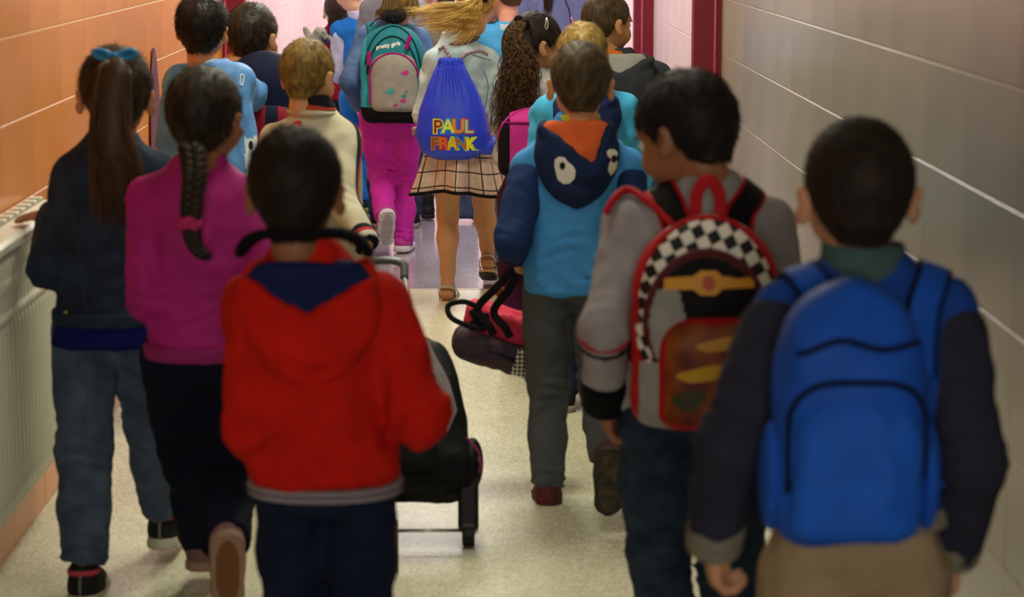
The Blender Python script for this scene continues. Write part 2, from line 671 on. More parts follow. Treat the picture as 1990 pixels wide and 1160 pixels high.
class Person(Thing):
    def __init__(s, name, px, Y, h, label, yaw=0, py=500, res=.008, group=None, fat=1.0, cat=None):
        X = W(px, py, Y).x
        super().__init__('person', (X, Y, 0), label, 'person', yaw, group or 'people walking down the corridor')
        s.Y, s.h, s.k, s.res, s.fat = Y, h, h / 1.23, res, fat
        s.minv = s.inv
        s.seed = int(px + Y * 10) % 9973
    def L(s, px, py, dy=0):
        return A(s.inv @ W(px, py, s.Y + dy))
    def pose(s, head=None, headrot=(0, 0, 0), hs=1.0, lean=0, hip=(0, 0), sho=None, arms=None, legs=None, shw=.112, hipz=None, shz=None, neckr=.043):
        k, h = s.k, s.h
        s.hs = hs * (.965 + .035 * k)
        s.hip = A(hip); s.sho = A(sho if sho is not None else (hip[0], hip[1] + lean))
        s.hipz = hipz or .505 * h; s.shz = shz or .775 * h
        hc = A((s.sho[0], s.sho[1] + .01, h - .108 * s.hs))
        if head is not None:
            top = s.L(head[0], head[1], head[2] if len(head) > 2 else s.sho[1] + .01)
            hc = A((top[0], top[1], top[2] - .108 * s.hs))
        s.hc = hc
        s.HM = Tr(hc) @ Rot(0, 0, D2(headrot[0])) @ Rot(D2(-headrot[1]), 0, 0) @ Rot(0, D2(headrot[2]), 0) @ Matrix.Diagonal((s.hs * .94, s.hs, s.hs, 1))
        s.J = {}
        for sd, sg in (('l', -1), ('r', 1)):
            sh = A((s.sho[0] + sg * shw * k * s.fat, s.sho[1], s.shz))
            spec = (arms or {}).get(sd) or {}
            hand = spec.get('hand')
            if hand is None: hand = A((s.sho[0] + sg * (shw + .055) * k, s.sho[1] + .05, .43 * h))
            eh = spec.get('elbow')
            if eh is None: eh = A((sh[0] + sg * .06, sh[1] - .08, .6 * h))
            if spec.get('shoulder') is not None: sh = A(spec['shoulder'])
            el, wr = ik(sh, hand, .172 * h, .150 * h, eh)
            s.J['sh' + sd], s.J['el' + sd], s.J['wr' + sd] = sh, el, wr
            fd = spec.get('dir'); fd = unit(wr - el) if fd is None else unit(fd)
            s.J['fd' + sd] = fd
            s.J['pn' + sd] = unit(spec.get('palm', (-sg, 0, 0)))
            s.J['curl' + sd] = spec.get('curl', .45)
            hp = A((s.hip[0] + sg * .062 * k, s.hip[1], s.hipz - .015))
            sp = (legs or {}).get(sd) or {}
            an = sp.get('ankle')
            if an is None: an = A((s.hip[0] + sg * .07 * k, s.hip[1], .068 * k))
            kh = sp.get('knee')
            if kh is None: kh = (hp + an) / 2 + A((sg * .01, .2, 0))
            kn, an = ik(hp, an, .228 * h, .226 * h, kh)
            s.J['hp' + sd], s.J['kn' + sd], s.J['an' + sd] = hp, kn, an
            s.J['fm' + sd] = Tr(an) @ Rot(0, 0, D2(sp.get('yaw', -sg * 4))) @ Rot(D2(-sp.get('pitch', 0)), 0, 0) @ Matrix.Scale(s.k, 4)
        return s
    # torso axis point at height z
    def c(s, z):
        t = np.clip((z - s.hipz) / (s.shz - s.hipz), 0, 1.25)
        return s.hip + (s.sho - s.hip) * t
    def prof(s, rows):
        """rows: (fraction of height, half width, half depth[, dy]) scaled to the figure"""
        out = []
        for r in rows:
            z = r[0] * s.h
            cc = s.c(z)
            out.append((z, cc[0], cc[1] + (r[3] if len(r) > 3 else 0), r[1] * s.k * s.fat, r[2] * s.k * s.fat))
        return out
    def headfield(s):
        f = Fld()
        # in head frame; afterwards mapped by HM
        f.ell((0, -.010, .028), (.0725, .0885, .0775), k=.02)
        f.ell((0, .022, -.030), (.056, .058, .066), k=.03)
        f.cone((0, .048, -.076), (0, .052, -.078), .020, .020, .025)
        f.ell((.034, .052, -.035), (.026, .028, .028), k=.02); f.ell((-.034, .052, -.035), (.026, .028, .028), k=.02)
        f.ell((0, .07, .024), (.05, .014, .014), k=.02)
        f.cone((0, .078, .006), (0, .093, -.026), .006, .0095, .010)
        f.ell((.009, .086, -.030), (.007, .007, .006), k=.006); f.ell((-.009, .086, -.030), (.007, .007, .006), k=.006)
        f.ell((.028, .085, .0), (.016, .012, .011), k=.010, op='s'); f.ell((-.028, .085, .0), (.016, .012, .011), k=.010, op='s')
        f.ell((0, .078, -.051), (.021, .008, .0045), k=.006); f.ell((0, .077, -.059), (.018, .008, .005), k=.006)
        for sg in (-1, 1):
            R = Rot(0, sg * .18, sg * -.62) @ Rot(.2, 0, 0)
            f.ell((sg * .083, -.012, -.008), (.0070, .020, .031), R, .006)
            f.ell((sg * .091, -.002, -.004), (.006, .011, .018), R, .004, 's')
        f.cone((0, -.022, -.02), (0, -.030, -.085), .046, .043, .02)
        return f
    def hand(s, sd):
        """hand verts in local coordinates"""
        k = s.k * 1.02
        w, d, n = s.J['wr' + sd], unit(s.J['fd' + sd]), s.J['pn' + sd]
        n = unit(n - d * (n @ d)); side = np.cross(d, n)   # thumb side
        if sd == 'r': side = -side
        fwd_hint = A((0, 1, 0))
        th = 1 if (side @ fwd_hint) >= -.2 else -1
        side = side * th
        f = Fld()
        P0 = w - unit(w - s.J['el' + sd]) * .045 * k
        f.cone(P0, w, .025 * k, .020 * k, .01)
        for o_, l_ in ((-.022, .05), (-.007, .055), (.008, .055), (.021, .052)):
            f.cone(w + side * o_ * .5 * k + d * .012 * k, w + d * l_ * k + side * o_ * k, .0125 * k, .0095 * k, .012)
        c = s.J['curl' + sd]
        for o_, l_, r_ in ((-.0235, .038, .0066), (-.008, .046, .0072), (.008, .048, .0074), (.0225, .043, .0072)):
            b = w + d * .052 * k + side * o_ * k
            a1, a2 = c * .9, c * 2.2
            p1 = b + (d * math.cos(a1) + n * math.sin(a1)) * l_ * .5 * k
            p2 = p1 + (d * math.cos(a2) + n * math.sin(a2)) * l_ * .35 * k
            a3 = c * 3
            p3 = p2 + (d * math.cos(a3) + n * math.sin(a3)) * l_ * .25 * k
            f.chain([b, p1, p2, p3], [r_ * 1.1 * k, r_ * k, r_ * .92 * k, r_ * .8 * k], .003)
        t0 = w + d * .010 * k + side * .014 * k
        t1 = w + d * .034 * k + side * .034 * k + n * .008 * k
        t2 = t1 + (d * .9 + side * .15 + n * .35) * .020 * k
        t3 = t2 + (d * .95 - side * .1 + n * .4) * .014 * k
        f.chain([t0, t1, t2, t3], [.011 * k, .0095 * k, .008 * k, .0068 * k], .006)
        return f.mesh(.0034 * max(1, s.res / .008), 1)
    def body(s, skincol, bare=0, eyes=False, handmask='lr'):
        k, J = s.k, s.J
        lk = 1.0 if bare else .74
        ak = 1.0 if bare == 2 else .84
        f = Fld()
        f.loft(s.prof([(.46, .085, .07), (.52, .108, .08), (.60, .09, .068), (.68, .1, .072), (.75, .108, .07), (.79, .075, .055), (.82, .045, .045)]), k=.02)
        nb = np.append(s.c(s.shz), .795 * s.h)
        hn = A(s.HM @ Vector((0, -.028, -.07)))
        f.cone(nb, hn, .046 * k, .043 * s.hs, .02)
        for sd in 'lr':
            f.cone(nb, J['sh' + sd], .04 * k, .037 * k, .03)
            f.chain([J['sh' + sd], J['el' + sd], J['wr' + sd] ], [.038 * k * ak, .031 * k * ak, .021 * k], .015)
            hp, kn, an = J['hp' + sd], J['kn' + sd], J['an' + sd]
            mid = hp * .1 + kn * .9
            f.chain([hp, hp * .45 + kn * .55, kn], [.066 * k * lk, .054 * k * lk, .043 * k * lk], .02)
            calf = kn * .66 + an * .34 + A((0, -.010, 0)) * k
            f.chain([kn, calf, an * .8 + kn * .2, an], [.041 * k * lk, .042 * k * lk, .028 * k * lk, .025 * k * lk], .02)
            M = s.J['fm' + sd]
            g = lambda x, y, z: A(M @ Vector((x, y, z)))
            f.cone(g(0, -.028, -.035), g(0, 0, 0), .024 * k, .025 * k, .015)
            f.cone(g(0, -.02, -.03), g(0, .075, -.047), .023 * k, .018 * k, .02)
            f.cone(g(-.012, .07, -.05), g(-.012, .125, -.055), .016 * k, .010 * k, .012)
            f.cone(g(.014, .07, -.05), g(.014, .115, -.055), .016 * k, .010 * k, .012)
        parts = [f.mesh(max(.009, s.res), 1)]
        hv, hq = s.headfield().mesh(.0048 * max(1, s.res / .009), 1)
        parts.append((xf((hv, hq), s.HM)[0], hq))
        for sd in handmask:
            parts.append(s.hand(sd))
        V, Q = join(parts)
        s.bodyo = s.add('body', V, Q, skin(skincol))
        if eyes:
            for sg in (-1, 1):
                e = Fld().ell((sg * .028, .0745, .001), (.0115, .0115, .0115)).mesh(.003)
                V, Q = xf(e, s.HM)
                c = faces_of(Q, e[0])
                r = np.hypot(c[:, 0] - sg * .028, c[:, 2] - .001)
                mi = np.where((r < .0055) & (c[:, 1] > .08), 1, 0)
                s.add('eye', V, Q, [mat('eye white', '#cfc8c0', .2), mat('iris', '#2a1710', .1)], midx=mi)
                b = Fld().ell((sg * .029, .0835, .0175), (.017, .005, .0032), Rot(0, sg * .12, 0)).mesh(.0022)
                s.add('eyebrow', xf(b, s.HM)[0], b[1], mat('brow', '#20140c', .8))
            b = Fld().ell((0, .083, -.055), (.017, .005, .005)).mesh(.002)
            s.add('lips', xf(b, s.HM)[0], b[1], mat('lips', '#8a4a40', .5))
        return s
    # --- hair
    def haircap(s, col, col2, thick=.009, nape=-.062, strands_n=2500, slen=.014, sr=.0008, lift=.35, front=.045, crown=(0, -.045, .10), name='hair', rough=.55, bulk=(1, 1, 1), side=-.03, amp=.0025):
        f = Fld()
        f.ell((0, -.012, .030), ((.0735 + thick) * bulk[0], (.0895 + thick) * bulk[1], (.0785 + thick) * bulk[2]), k=.01)
        f.cone((0, -.045, -.02), (0, -.045, nape + .012), .048 + thick * .5, .040 + thick * .3, .02)
        # hairline: remove in front of / below a bent surface
        def hl(P):
            x, y, z = P[..., 0], P[..., 1], P[..., 2]
            zl = np.interp(y, [-.12, -.055, -.035, -.012, .006, .02, .04, .075, .1], [nape, nape, nape + .012, .022, .020, side + .03, .032, front + .012, front + .03])
            return (zl - z)
        f.fcut(hl, k=.006)
        f.disp.append((lambda P: amp * nzf(P * A((1, 1, .6)), 170, 3), None, None))
        V, Q = f.mesh(.0046 * max(1, s.res / .009), 1)
        parts = [(V, Q)]
        if strands_n:
            rs = np.random.RandomState(s.seed)
            idx = rs.randint(len(V), size=strands_n)
            P0 = V[idx]
            c = A((0, -.012, .030))
            N = (P0 - c) / (np.linalg.norm(P0 - c, axis=1)[:, None])
            cr = A(crown)
            T = P0 - cr; T -= N * (T * N).sum(1)[:, None]; T /= np.linalg.norm(T, axis=1)[:, None] + 1e-6
            sw = np.cross(N, T)
            down = A((0, 0, -1)) - N * (-N[:, 2:3])
            T = T * .7 + sw * .35 + down * .35 + rs.normal(size=T.shape) * .18
            T /= np.linalg.norm(T, axis=1)[:, None]
            ok = (P0 - c) @ A((0, 0, 1)) > -.2
            t = np.linspace(0, 1, 4)
            LL = slen * (.7 + .6 * rs.rand(strands_n))
            up = lift * LL
            C = P0[:, None] - N[:, None] * .002 + T[:, None] * (LL[:, None] * t)[..., None] + N[:, None] * ((up[:, None]) * (t - .45 * t * t))[..., None]
            sv, sf = strands(C, sr * (1 - .8 * t), 3)
            parts.append((sv, sf))
        V, Q = join(parts)
        V = xf((V, Q), s.HM)[0]
        s.hairo = s.add(name, V, Q, hairm(col, col2, (1, 1, .3), rough))
        return s
    def H(s, x, y, z):
        return A(s.HM @ Vector((x, y, z)))
    # --- garments
    def top(s, m, name='sweater', hem=.47, sleeve=1.0, w=.125, d=.098, hemw=None, hemd=None, sl=(.050, .046, .037), neck=.80, seed=0, amp=.004, puff=0,
            sleeve_m=None, sleeve_name='sleeve', k=.035, midf=None, fl=False, openx=None, neckw=.050, cr=1.0):
        J = s.J; kk = s.k
        hemw = hemw or w; hemd = hemd or d
        f = Fld()
        f.loft(s.prof([(hem, hemw, hemd), (hem + .04, hemw * 1.01, hemd), (.60, w * .98, d * .96), (.68, w * 1.0, d), (.74, w * .98, d * .95), (.785, w * .88, d * .84), (.812, w * .64, d * .68), (neck + .058, neckw, neckw)]), k=k, rnd=.012)
        nb = np.append(s.c(s.shz), .803 * s.h)
        for sd in 'lr':
            sh, el, wr = J['sh' + sd], J['el' + sd], J['wr' + sd]
            f.cone(nb, sh + A((0, 0, .002)), .052 * kk, sl[0] * kk * .98, .03)
        def sleeves(f, grow=0, sds='lr'):
            for sd in sds:
                sh, el, wr = J['sh' + sd], J['el' + sd], J['wr' + sd]
                r0, r1, r2 = [x * kk + grow for x in sl]
                if sleeve_m is not None: sh = sh + (el - sh) * .13
                if sleeve >= .99:
                    f.chain([sh, el, wr - unit(wr - el) * .004], [r0, r1, r2], .02, flat=True)
                elif sleeve > .5:
                    e = el + (wr - el) * (sleeve - .5) * 2
                    f.chain([sh, el, e], [r0, r1, r2], .02, flat=True)
                else:
                    e = sh + (el - sh) * sleeve * 2
                    f.cone(sh, e, r0, r1, .03, flat=True)
                if sleeve > .5:
                    f.crease(el, el - sh, .030, .0042 * cr, .075, seed)
                    f.crease(wr, wr - el, .022, .0038 * cr, .05, seed + 1)
                f.crease(sh + (el - sh) * .3, el - sh, .05, .003 * cr, .07, seed + 2)
        if sleeve_m is None:
            sleeves(f)
        f.fold(amp, 26, s.seed + seed)
        zc = (hem + .06) * s.h
        f.crease(np.append(s.c(zc), zc) + A((0, -.08, 0)), (0.1, 0, 1), .045, .0045 * cr, .13, seed)
        V, Q = f.mesh(s.res, 1)
        s.topVQ = (V, Q)
        mi = None
        if midf is not None:
            mi = midf(faces_of(Q, V))
        o = s.add(name, V, Q, m, midx=mi)
        if sleeve_m is not None:
            for sd in 'lr':
                f2 = Fld(); sleeves(f2, .002, sd)
                f2.fold(amp * .8, 30, s.seed + seed + 5)
                v, q = f2.mesh(s.res, 1)
                s.add(sleeve_name, v, q, sleeve_m)
        s.topo = o; s.sl = sl; s.hemspec = (hem, hemw, hemd)
        s.bv = bvh(s.topVQ)
        return s
    def hemband(s, m, hgt=.028, name='waistband', grow=.008, drop=.006):
        hem, w, d = s.hemspec
        z0 = hem * s.h - drop
        c0 = s.c(z0)
        f = Fld().loft([(z0, c0[0], c0[1], w * s.k * s.fat + grow, d * s.k * s.fat + grow), (z0 + hgt, c0[0], c0[1], w * s.k * s.fat + grow, d * s.k * s.fat + grow)], rnd=.006)
        v, q = f.mesh(s.res * .8, 1)
        return s.add(name, v, q, m)
    def cuffs(s, m, L=.035, name='cuff', grow=.006, sds='lr', back=.028):
        for sd in sds:
            el, wr = s.J['el' + sd], s.J['wr' + sd]
            u = unit(wr - el)
            f = Fld().cone(wr - u * back, wr - u * (back - L - .008), s.sl[2] * s.k * .99 + grow, s.sl[2] * s.k * .97 + grow * .8, .01, flat=True)
            v, q = f.mesh(s.res * .7, 1)
            s.add(name, v, q, m)
    def armband(s, m, t, L=.02, grow=.008, sds='lr', name='sleeve_stripe', seg='lower'):
        for sd in sds:
            sh, el, wr = s.J['sh' + sd], s.J['el' + sd], s.J['wr' + sd]
            a, b, ra, rb = (el, wr, s.sl[1], s.sl[2]) if seg == 'lower' else (sh, el, s.sl[0], s.sl[1])
            p = a + (b - a) * t; r = (ra + (rb - ra) * t) * s.k + grow; u = unit(b - a)
            f = Fld().cone(p - u * L, p + u * L, r, r, .0)
            f.cut(p + u * L * .5, u); f.cut(p - u * L * .5, -u)
            v, q = f.mesh(s.res * .6, 1)
            s.add(name, v, q, m)
    def collar(s, m, r=.052, hgt=.03, z=.828, name='collar', t=.010, tilt=.01):
        c = s.c(z * s.h); r = max(r, .057) + .003
        hn = A(s.HM @ Vector((0, -.028, -.07)))
        zz = z * s.h
        f = Fld()
        a = np.linspace(0, 2 * math.pi, 28)
        top = A((c[0] + (hn[0] - c[0]) * .5, c[1] + (hn[1] - c[1]) * .5, zz + hgt))
        f.loft([(zz - .012, c[0], c[1], r * s.k + .006, r * s.k + .006), (zz + hgt, top[0], top[1] + tilt * .3, r * s.k * .92, r * s.k * .92)], n=2, rnd=.004)
        f.loft([(zz - .01, c[0], c[1], r * s.k - t, r * s.k - t), (zz + hgt + .02, top[0], top[1] + tilt * .3, r * s.k * .92 - t * .6, r * s.k * .92 - t * .6)], n=2, rnd=.002, op='s', k=.003)
        v, q = f.mesh(min(s.res, .006) * .8, 1)
        return s.add(name, v, q, m)
    def pants(s, m, name='trousers', r=(.074, .056, .046), end=.02, amp=.004, top=.60, w=.112, d=.09, seed=0, legcrease=1.0, short=None, midf=None):
        J = s.J; kk = s.k
        f = Fld()
        f.loft(s.prof([(.455, w * .8, d * .82), (.50, w, d), (top, w * .93, d * .88)]), k=.03, rnd=.02)
        for sd in 'lr':
            hp, kn, an = J['hp' + sd], J['kn' + sd], J['an' + sd]
            e = an + unit(an - kn) * end
            f.chain([hp, hp * .5 + kn * .5, kn], [r[0] * kk, (r[0] * .55 + r[1] * .45) * kk, r[1] * kk], .025)
            f.chain([kn, kn * .5 + e * .5, e], [r[1] * kk, (r[1] * .55 + r[2] * .45) * kk, r[2] * kk], .02, flat=True)
            f.crease(kn + A((0, -.04, 0)), (kn - hp), .035, .005 * legcrease, .09, seed)
            f.crease(e, an - kn, .027, .006 * legcrease, .075, seed + 1)
            f.crease(hp + A((0, -.05, -.08)), (.5, 0, 1), .06, .004 * legcrease, .09, seed + 2)
        f.fold(amp, 24, s.seed + seed + 9)
        V, Q = f.mesh(s.res, 1)
        s.pv = (V, Q)
        mi = None if midf is None else midf(faces_of(Q, V))
        s.po = s.add(name, V, Q, m, midx=mi)
        return s
    def shoes(s, m, sole_m, sds='lr', name='shoe', trim=None, sole_h=.022, boot=0, sole2=None):
        for sd in sds:
            M = s.J['fm' + sd]
            f = Fld()
            f.cone((0, -.022, -.034), (0, .03, -.036), .034, .036, .01)
            f.cone((0, .03, -.036), (0, .105, -.044), .036, .029, .02)
            f.cone((0, -.012, -.02), (0, -.010, .008 + boot), .036, .036 - .002, .015)
            f.cone((0, -.008, .0), (0, -.008, .03 + boot), .026, .027, .004, 's')
            f.cut((0, 0, -.052), (0, 0, -1), .004)
            v, q = f.mesh(.0055, 1)
            o = s.add(name, xf((v, q), M)[0], q, m)
            prof = []
            P = Fld()
            P.cone((0, -.024, -.058), (0, .035, -.058), .038, .034, .01)
            P.cone((0, .035, -.058), (0, .100, -.058), .034, .037, .02)
            P.cut((0, 0, -.068), (0, 0, -1), .004); P.cut((0, 0, -.068 + sole_h), (0, 0, 1), .003)
            P.disp.append((lambda p: np.where(p[..., 2] < -.0655, .0016 * np.sign(np.sin(p[..., 1] * 500)), 0), None, None))
            v, q = P.mesh(.0045, 1)
            mi = None
            ms = [sole_m]
            if sole2 is not None:
                ms = [sole_m, sole2]
                c = faces_of(q, v)
                mi = ((c[:, 2] < -.064) & (np.hypot(c[:, 0] / .027, (c[:, 1] - .04) / .085) < 1)).astype(int)
            s.add('sole', xf((v, q), M)[0], q, ms, parent=o, midx=mi)
            if trim is not None:
                t = Fld().cone((0, -.012, .002 + boot), (0, -.010, .014 + boot), .0375, .0365, .0)
                t.cone((0, -.008, -.01 + boot), (0, -.008, .04 + boot), .030, .030, .0, 's')
                t.cut((0, 0, .001 + boot), (0, 0, -1)); t.cut((0, 0, .014 + boot), (0, 0, 1))
                v, q = t.mesh(.004, 1)
                s.add('shoe_collar', xf((v, q), M)[0], q, trim, parent=o)
                lv, lf = sweep(xf((spline([(0, -.052, -.045), (0, -.058, -.02), (0, -.050, .005)], 6), None), M)[0], .005, .003, n=4)
                s.add('heel_tab', lv, lf, mat('heel tab grey', '#6d7368', .7), parent=o)
        return s
    def hood(s, m, inner, width=.118, zt=.81, zb=.66, vt=.752, vslope=.62, depth=.045, yoff=0., amp=.003, skew=0., rim=.012, res=None):
        """a hood lying on the upper back, its lining showing in a V between two rolled edges"""
        k, h = s.k, s.h
        res = res or s.res * .8
        vsl = vslope if isinstance(vslope, tuple) else (vslope, vslope)
        c = s.c(s.shz)
        zt, zb, vt = zt * h, zb * h, vt * h
        yb = c[1] - .094 * k + yoff
        W_ = width * k
        def prof(sx, sy, dz0=0., dz1=0.):
            rows = []
            for t in np.linspace(0, 1, 12):
                wx = W_ * math.sqrt(max(1 - (1 - t) ** 2.3, .02)) * (1 - .30 * max(0, (t - .62) / .38) ** 2)
                wy = depth * k * (.45 + .75 * math.sin(min(1, t * 1.25) * math.pi * .62))
                rows.append((zb + dz0 + (zt + dz1 - zb - dz0) * t, c[0], yb + .035 * t * t, wx * sx, wy * sy))
            return rows
        def V_(P, g=0.):
            x = P[..., 0] - c[0] - skew
            return (vt - g + np.abs(x) * np.where(x < 0, vsl[0], vsl[1])) - P[..., 2]
        f = Fld()
        f.loft(prof(1, 1), n=2.2, k=.01, rnd=.015)
        for sg in (-1, 1):
            a = A((c[0] + sg * W_ * .72, yb + .045, zt - .022))
            f.chain([a, a + A((-sg * .006, .05, .0)), a + A((-sg * .018, .10, -.02))], [.018 * k, .016 * k, .012 * k], .03)
        f._a(lambda P: np.maximum(V_(P), P[..., 1] - (yb + .035 * np.clip((P[..., 2] - zb) / (zt - zb), 0, 1.3) ** 2 + depth * k * .1)), A((c[0] - W_ - .05, yb - .2, vt - .02)), A((c[0] + W_ + .05, yb + .1, zt + .08)), 's', .006)
        for sg in (-1, 1):
            pts = []
            vs = vsl[0] if sg < 0 else vsl[1]
            xt = min((zt - .008 - vt) / vs, W_ * .86 - sg * skew)
            for t in np.linspace(0, 1, 5):
                x = sg * xt * t; z = vt + abs(x) * vs
                pts.append(A((c[0] + skew + x, yb + .035 * min(1.3, (z - zb) / (zt - zb)) ** 2 - depth * k * (.85 - .2 * t ** 2), z - .006)))
            f.chain(pts, [rim * k] * 5, .012)
        f.fold(amp, 30, s.seed + 3)
        f.crease(A((c[0], yb - depth, zb + (vt - zb) * .4)), (0, .2, 1), .040, .0035, .09, 1.)
        v, q = f.mesh(res, 1)
        o = s.add('hood', v, q, m)
        s.hoodbv = bvh((v, q))
        g = Fld()
        g.loft(prof(.95, .62, .02, .004), n=2.2, rnd=.012)
        g.fcut(lambda P: V_(P, .016), .003)
        g.fold(.003, 40, s.seed + 8)
        v, q = g.mesh(res, 1)
        s.add('hood_lining', v, q, inner, parent=o)
        return o

# ------------------------------------------------------------------ backpacks
def pack_shape(f, c, w, H, d, top=.35, n=3.0, R=None, tilt=0, k=.01):
    """upright rucksack body: arched top, rounded edges; c = centre of the bottom"""
    pr = []
    for t in np.linspace(0, 1, 14):
        if t > 1 - top:
            q = (t - (1 - top)) / top
            fw = math.sqrt(max(1 - q ** 2.6, .02))
            fd = max(1 - q ** 3 * .75, .1)
        else:
            q = max(0, (.12 - t) / .12)
            fw = 1 - .12 * q ** 2; fd = 1 - .2 * q ** 2
        pr.append((t * H, 0, 0, w * fw, d * fd))
    M = Tr(c) @ (R or Matrix.Identity(4))
    f.loft(pr, n=n, M=M, k=k, rnd=.02)
    return M

def arch(w, z0, z1, H, top=.35, n=40, full=True):
    """outline x,z of the arched front seen from behind"""
    pts = []
    hs = z1 - z0
    for a in np.linspace(math.pi, 0, n):
        pts.append((w * math.copysign(abs(math.cos(a)) ** .75, math.cos(a)), z1 + (H - z1) * math.sin(a) ** .9))
    return [(-w, z0)] + pts + [(w, z0)]

class Pack(Thing):
    def __init__(s, person, label, bottom, yaw=0, name='school_backpack', cat='backpack', group=None):
        """bottom: local position (in the person's frame) of the bag's bottom centre"""
        wp = person.M @ Vector(bottom)
        super().__init__(name, tuple(wp), label, cat, yaw + person.M.to_euler().z, group or 'bags worn on the children\'s backs')
        s.P = person
    def line(s, pts, r, m, name='zip', off=.001, n=60, t=None, parent=None, frame=None):
        """tube laid over the body surface along pts given as (x,z) of the bag frame"""
        path = []
        for x, z in pts:
            q, nn, _, _ = s.bv.ray_cast(Vector((x, -.6, z)), Vector((0, 1, 0)))
            path.append(A(q) + A((0, -off, 0)) if q is not None else None)
        path = [p for p in path if p is not None]
        if len(path) < 2: return
        path = spline(path, n)
        v, f = sweep(path, r, t if t is not None else r, None if t is None else (0, -1, 0), n=6)
        return s.add(name, v, f, m, parent=parent)
    def shape(s, name, f, m, res=.006, midf=None, parent=None, keep=False):
        v, q = f.mesh(res, 1)
        if keep: s.bv = bvh((v, q))
        mi = None if midf is None else midf(faces_of(q, v))
        return s.add(name, v, q, m, midx=mi, parent=parent)

def straps(pack, person, m, w=.024, xs=.045, ztop=None, zb=None, t=.005, edge=None, off=.007, xb=.10, xsh=.07, side_off=0, name='shoulder_strap', yb=-.10, sds=(-1, 1)):
    """shoulder straps laid over the wearer's clothes"""
    P = person; k = P.k
    c = P.c(P.shz)
    ztop = ztop if ztop is not None else P.shz - .02
    zb = zb if zb is not None else .60 * P.h
    for sg in sds:
        pts = [(c[0] + sg * xs, c[1] + yb, ztop - .05), (c[0] + sg * xs, c[1] + yb * .8, ztop), (c[0] + sg * (xs + .008), c[1] - .05, P.shz + .03), (c[0] + sg * xsh, c[1], P.shz + .06), (c[0] + sg * (xsh + .008), c[1] + .07, P.shz + .01),
               (c[0] + sg * (xsh + .015), c[1] + .12, P.shz - .08), (c[0] + sg * (xsh + .03), c[1] + .11, P.shz - .17), (c[0] + sg * .125 * k, c[1] + .03, P.shz - .24), (c[0] + sg * xb, c[1] - .08, zb)]
        path = spline(pts, 40)
        path, N = hug(path, P.bv, off)
        v, f = sweep(path, w, t, N, n=8)
        o = pack.add(name, v, f, m, frame=P.M)
        if edge is not None:
            T = np.gradient(path, axis=0); T /= np.linalg.norm(T, axis=1)[:, None] + 1e-9
            B = np.cross(T, N)
            for e in (-1, 1):
                v, f = sweep(path + B * e * w, .0045, n=6)
                pack.add('strap_piping', v, f, edge, parent=o, frame=P.M)
# ------------------------------------------------------------------ the corridor
XL, XR = -1.17, .93
YD = 9.58
def struct(name, V, F, m, smooth=False, parent=None, kind='structure'):
    me = new_mesh(name, V, F, m, smooth)
    o = bpy.data.objects.new(name, me)
    COL.objects.link(o)
    if parent: o.parent = parent
    elif kind: o['kind'] = kind
    return o
def boxVF(x0, x1, y0, y1, z0, z1, b=.002):
    V, F = chbox(x1 - x0, y1 - y0, z1 - z0, b)
    return V + A(((x0 + x1) / 2, (y0 + y1) / 2, (z0 + z1) / 2)), F

def floor_mat(name, base, dark, rough, light):
    m = bpy.data.materials.new(name); m.use_nodes = True
    nt = m.node_tree; b = nt.nodes['Principled BSDF']
    tc = nt.nodes.new('ShaderNodeTexCoord')
    n1 = nt.nodes.new('ShaderNodeTexVoronoi'); n1.inputs['Scale'].default_value = 190
    n2 = nt.nodes.new('ShaderNodeTexNoise'); n2.inputs['Scale'].default_value = 3; n2.inputs['Detail'].default_value = 6
    n3 = nt.nodes.new('ShaderNodeTexNoise'); n3.inputs['Scale'].default_value = 320
    for n in (n1, n2, n3): nt.links.new(tc.outputs['Object'], n.inputs['Vector'])
    r1 = nt.nodes.new('ShaderNodeValToRGB')
    r1.color_ramp.elements[0].position = .0; r1.color_ramp.elements[0].color = lin(dark)
    r1.color_ramp.elements[1].position = .55; r1.color_ramp.elements[1].color = lin(base)
    e = r1.color_ramp.elements.new(.93); e.color = lin(light)
    sep = nt.nodes.new('ShaderNodeSeparateColor')
    nt.links.new(n1.outputs['Color'], sep.inputs[0]); nt.links.new(sep.outputs[0], r1.inputs['Fac'])
    mx = nt.nodes.new('ShaderNodeMix'); mx.data_type = 'RGBA'; mx.blend_type = 'MULTIPLY'; mx.inputs[0].default_value = .5
    r2 = nt.nodes.new('ShaderNodeValToRGB')
    r2.color_ramp.elements[0].position = .3; r2.color_ramp.elements[0].color = (.72, .72, .70, 1)
    r2.color_ramp.elements[1].position = .7; r2.color_ramp.elements[1].color = (1, 1, 1, 1)
    nt.links.new(n2.outputs['Fac'], r2.inputs['Fac'])
    nt.links.new(r1.outputs['Color'], mx.inputs[6]); nt.links.new(r2.outputs['Color'], mx.inputs[7])
    nt.links.new(mx.outputs[2], b.inputs['Base Color'])
    b.inputs['Roughness'].default_value = rough
    b.inputs['Specular IOR Level'].default_value = .5
    bp = nt.nodes.new('ShaderNodeBump'); bp.inputs['Strength'].default_value = .06; bp.inputs['Distance'].default_value = .001
    nt.links.new(n3.outputs['Fac'], bp.inputs['Height']); nt.links.new(bp.outputs['Normal'], b.inputs['Normal'])
    return m
fm1 = floor_mat('terrazzo cream', '#cccbae', '#a8a488', .34, '#dddcc6')
fm2 = floor_mat('terrazzo lilac', '#9a93a2', '#857f8e', .13, '#a9a3b0')
struct('floor', *boxVF(-2.2, 2.2, -3, YD, -.05, 0), fm1)
struct('floor_far', *boxVF(-2.2, 2.2, YD + .004, 23, -.05, 0), fm2)
struct('trim_1', *boxVF(XL, XR, YD - .012, YD + .016, -.03, .0015, .0005), mat('threshold strip', '#b9b2a0', .4))
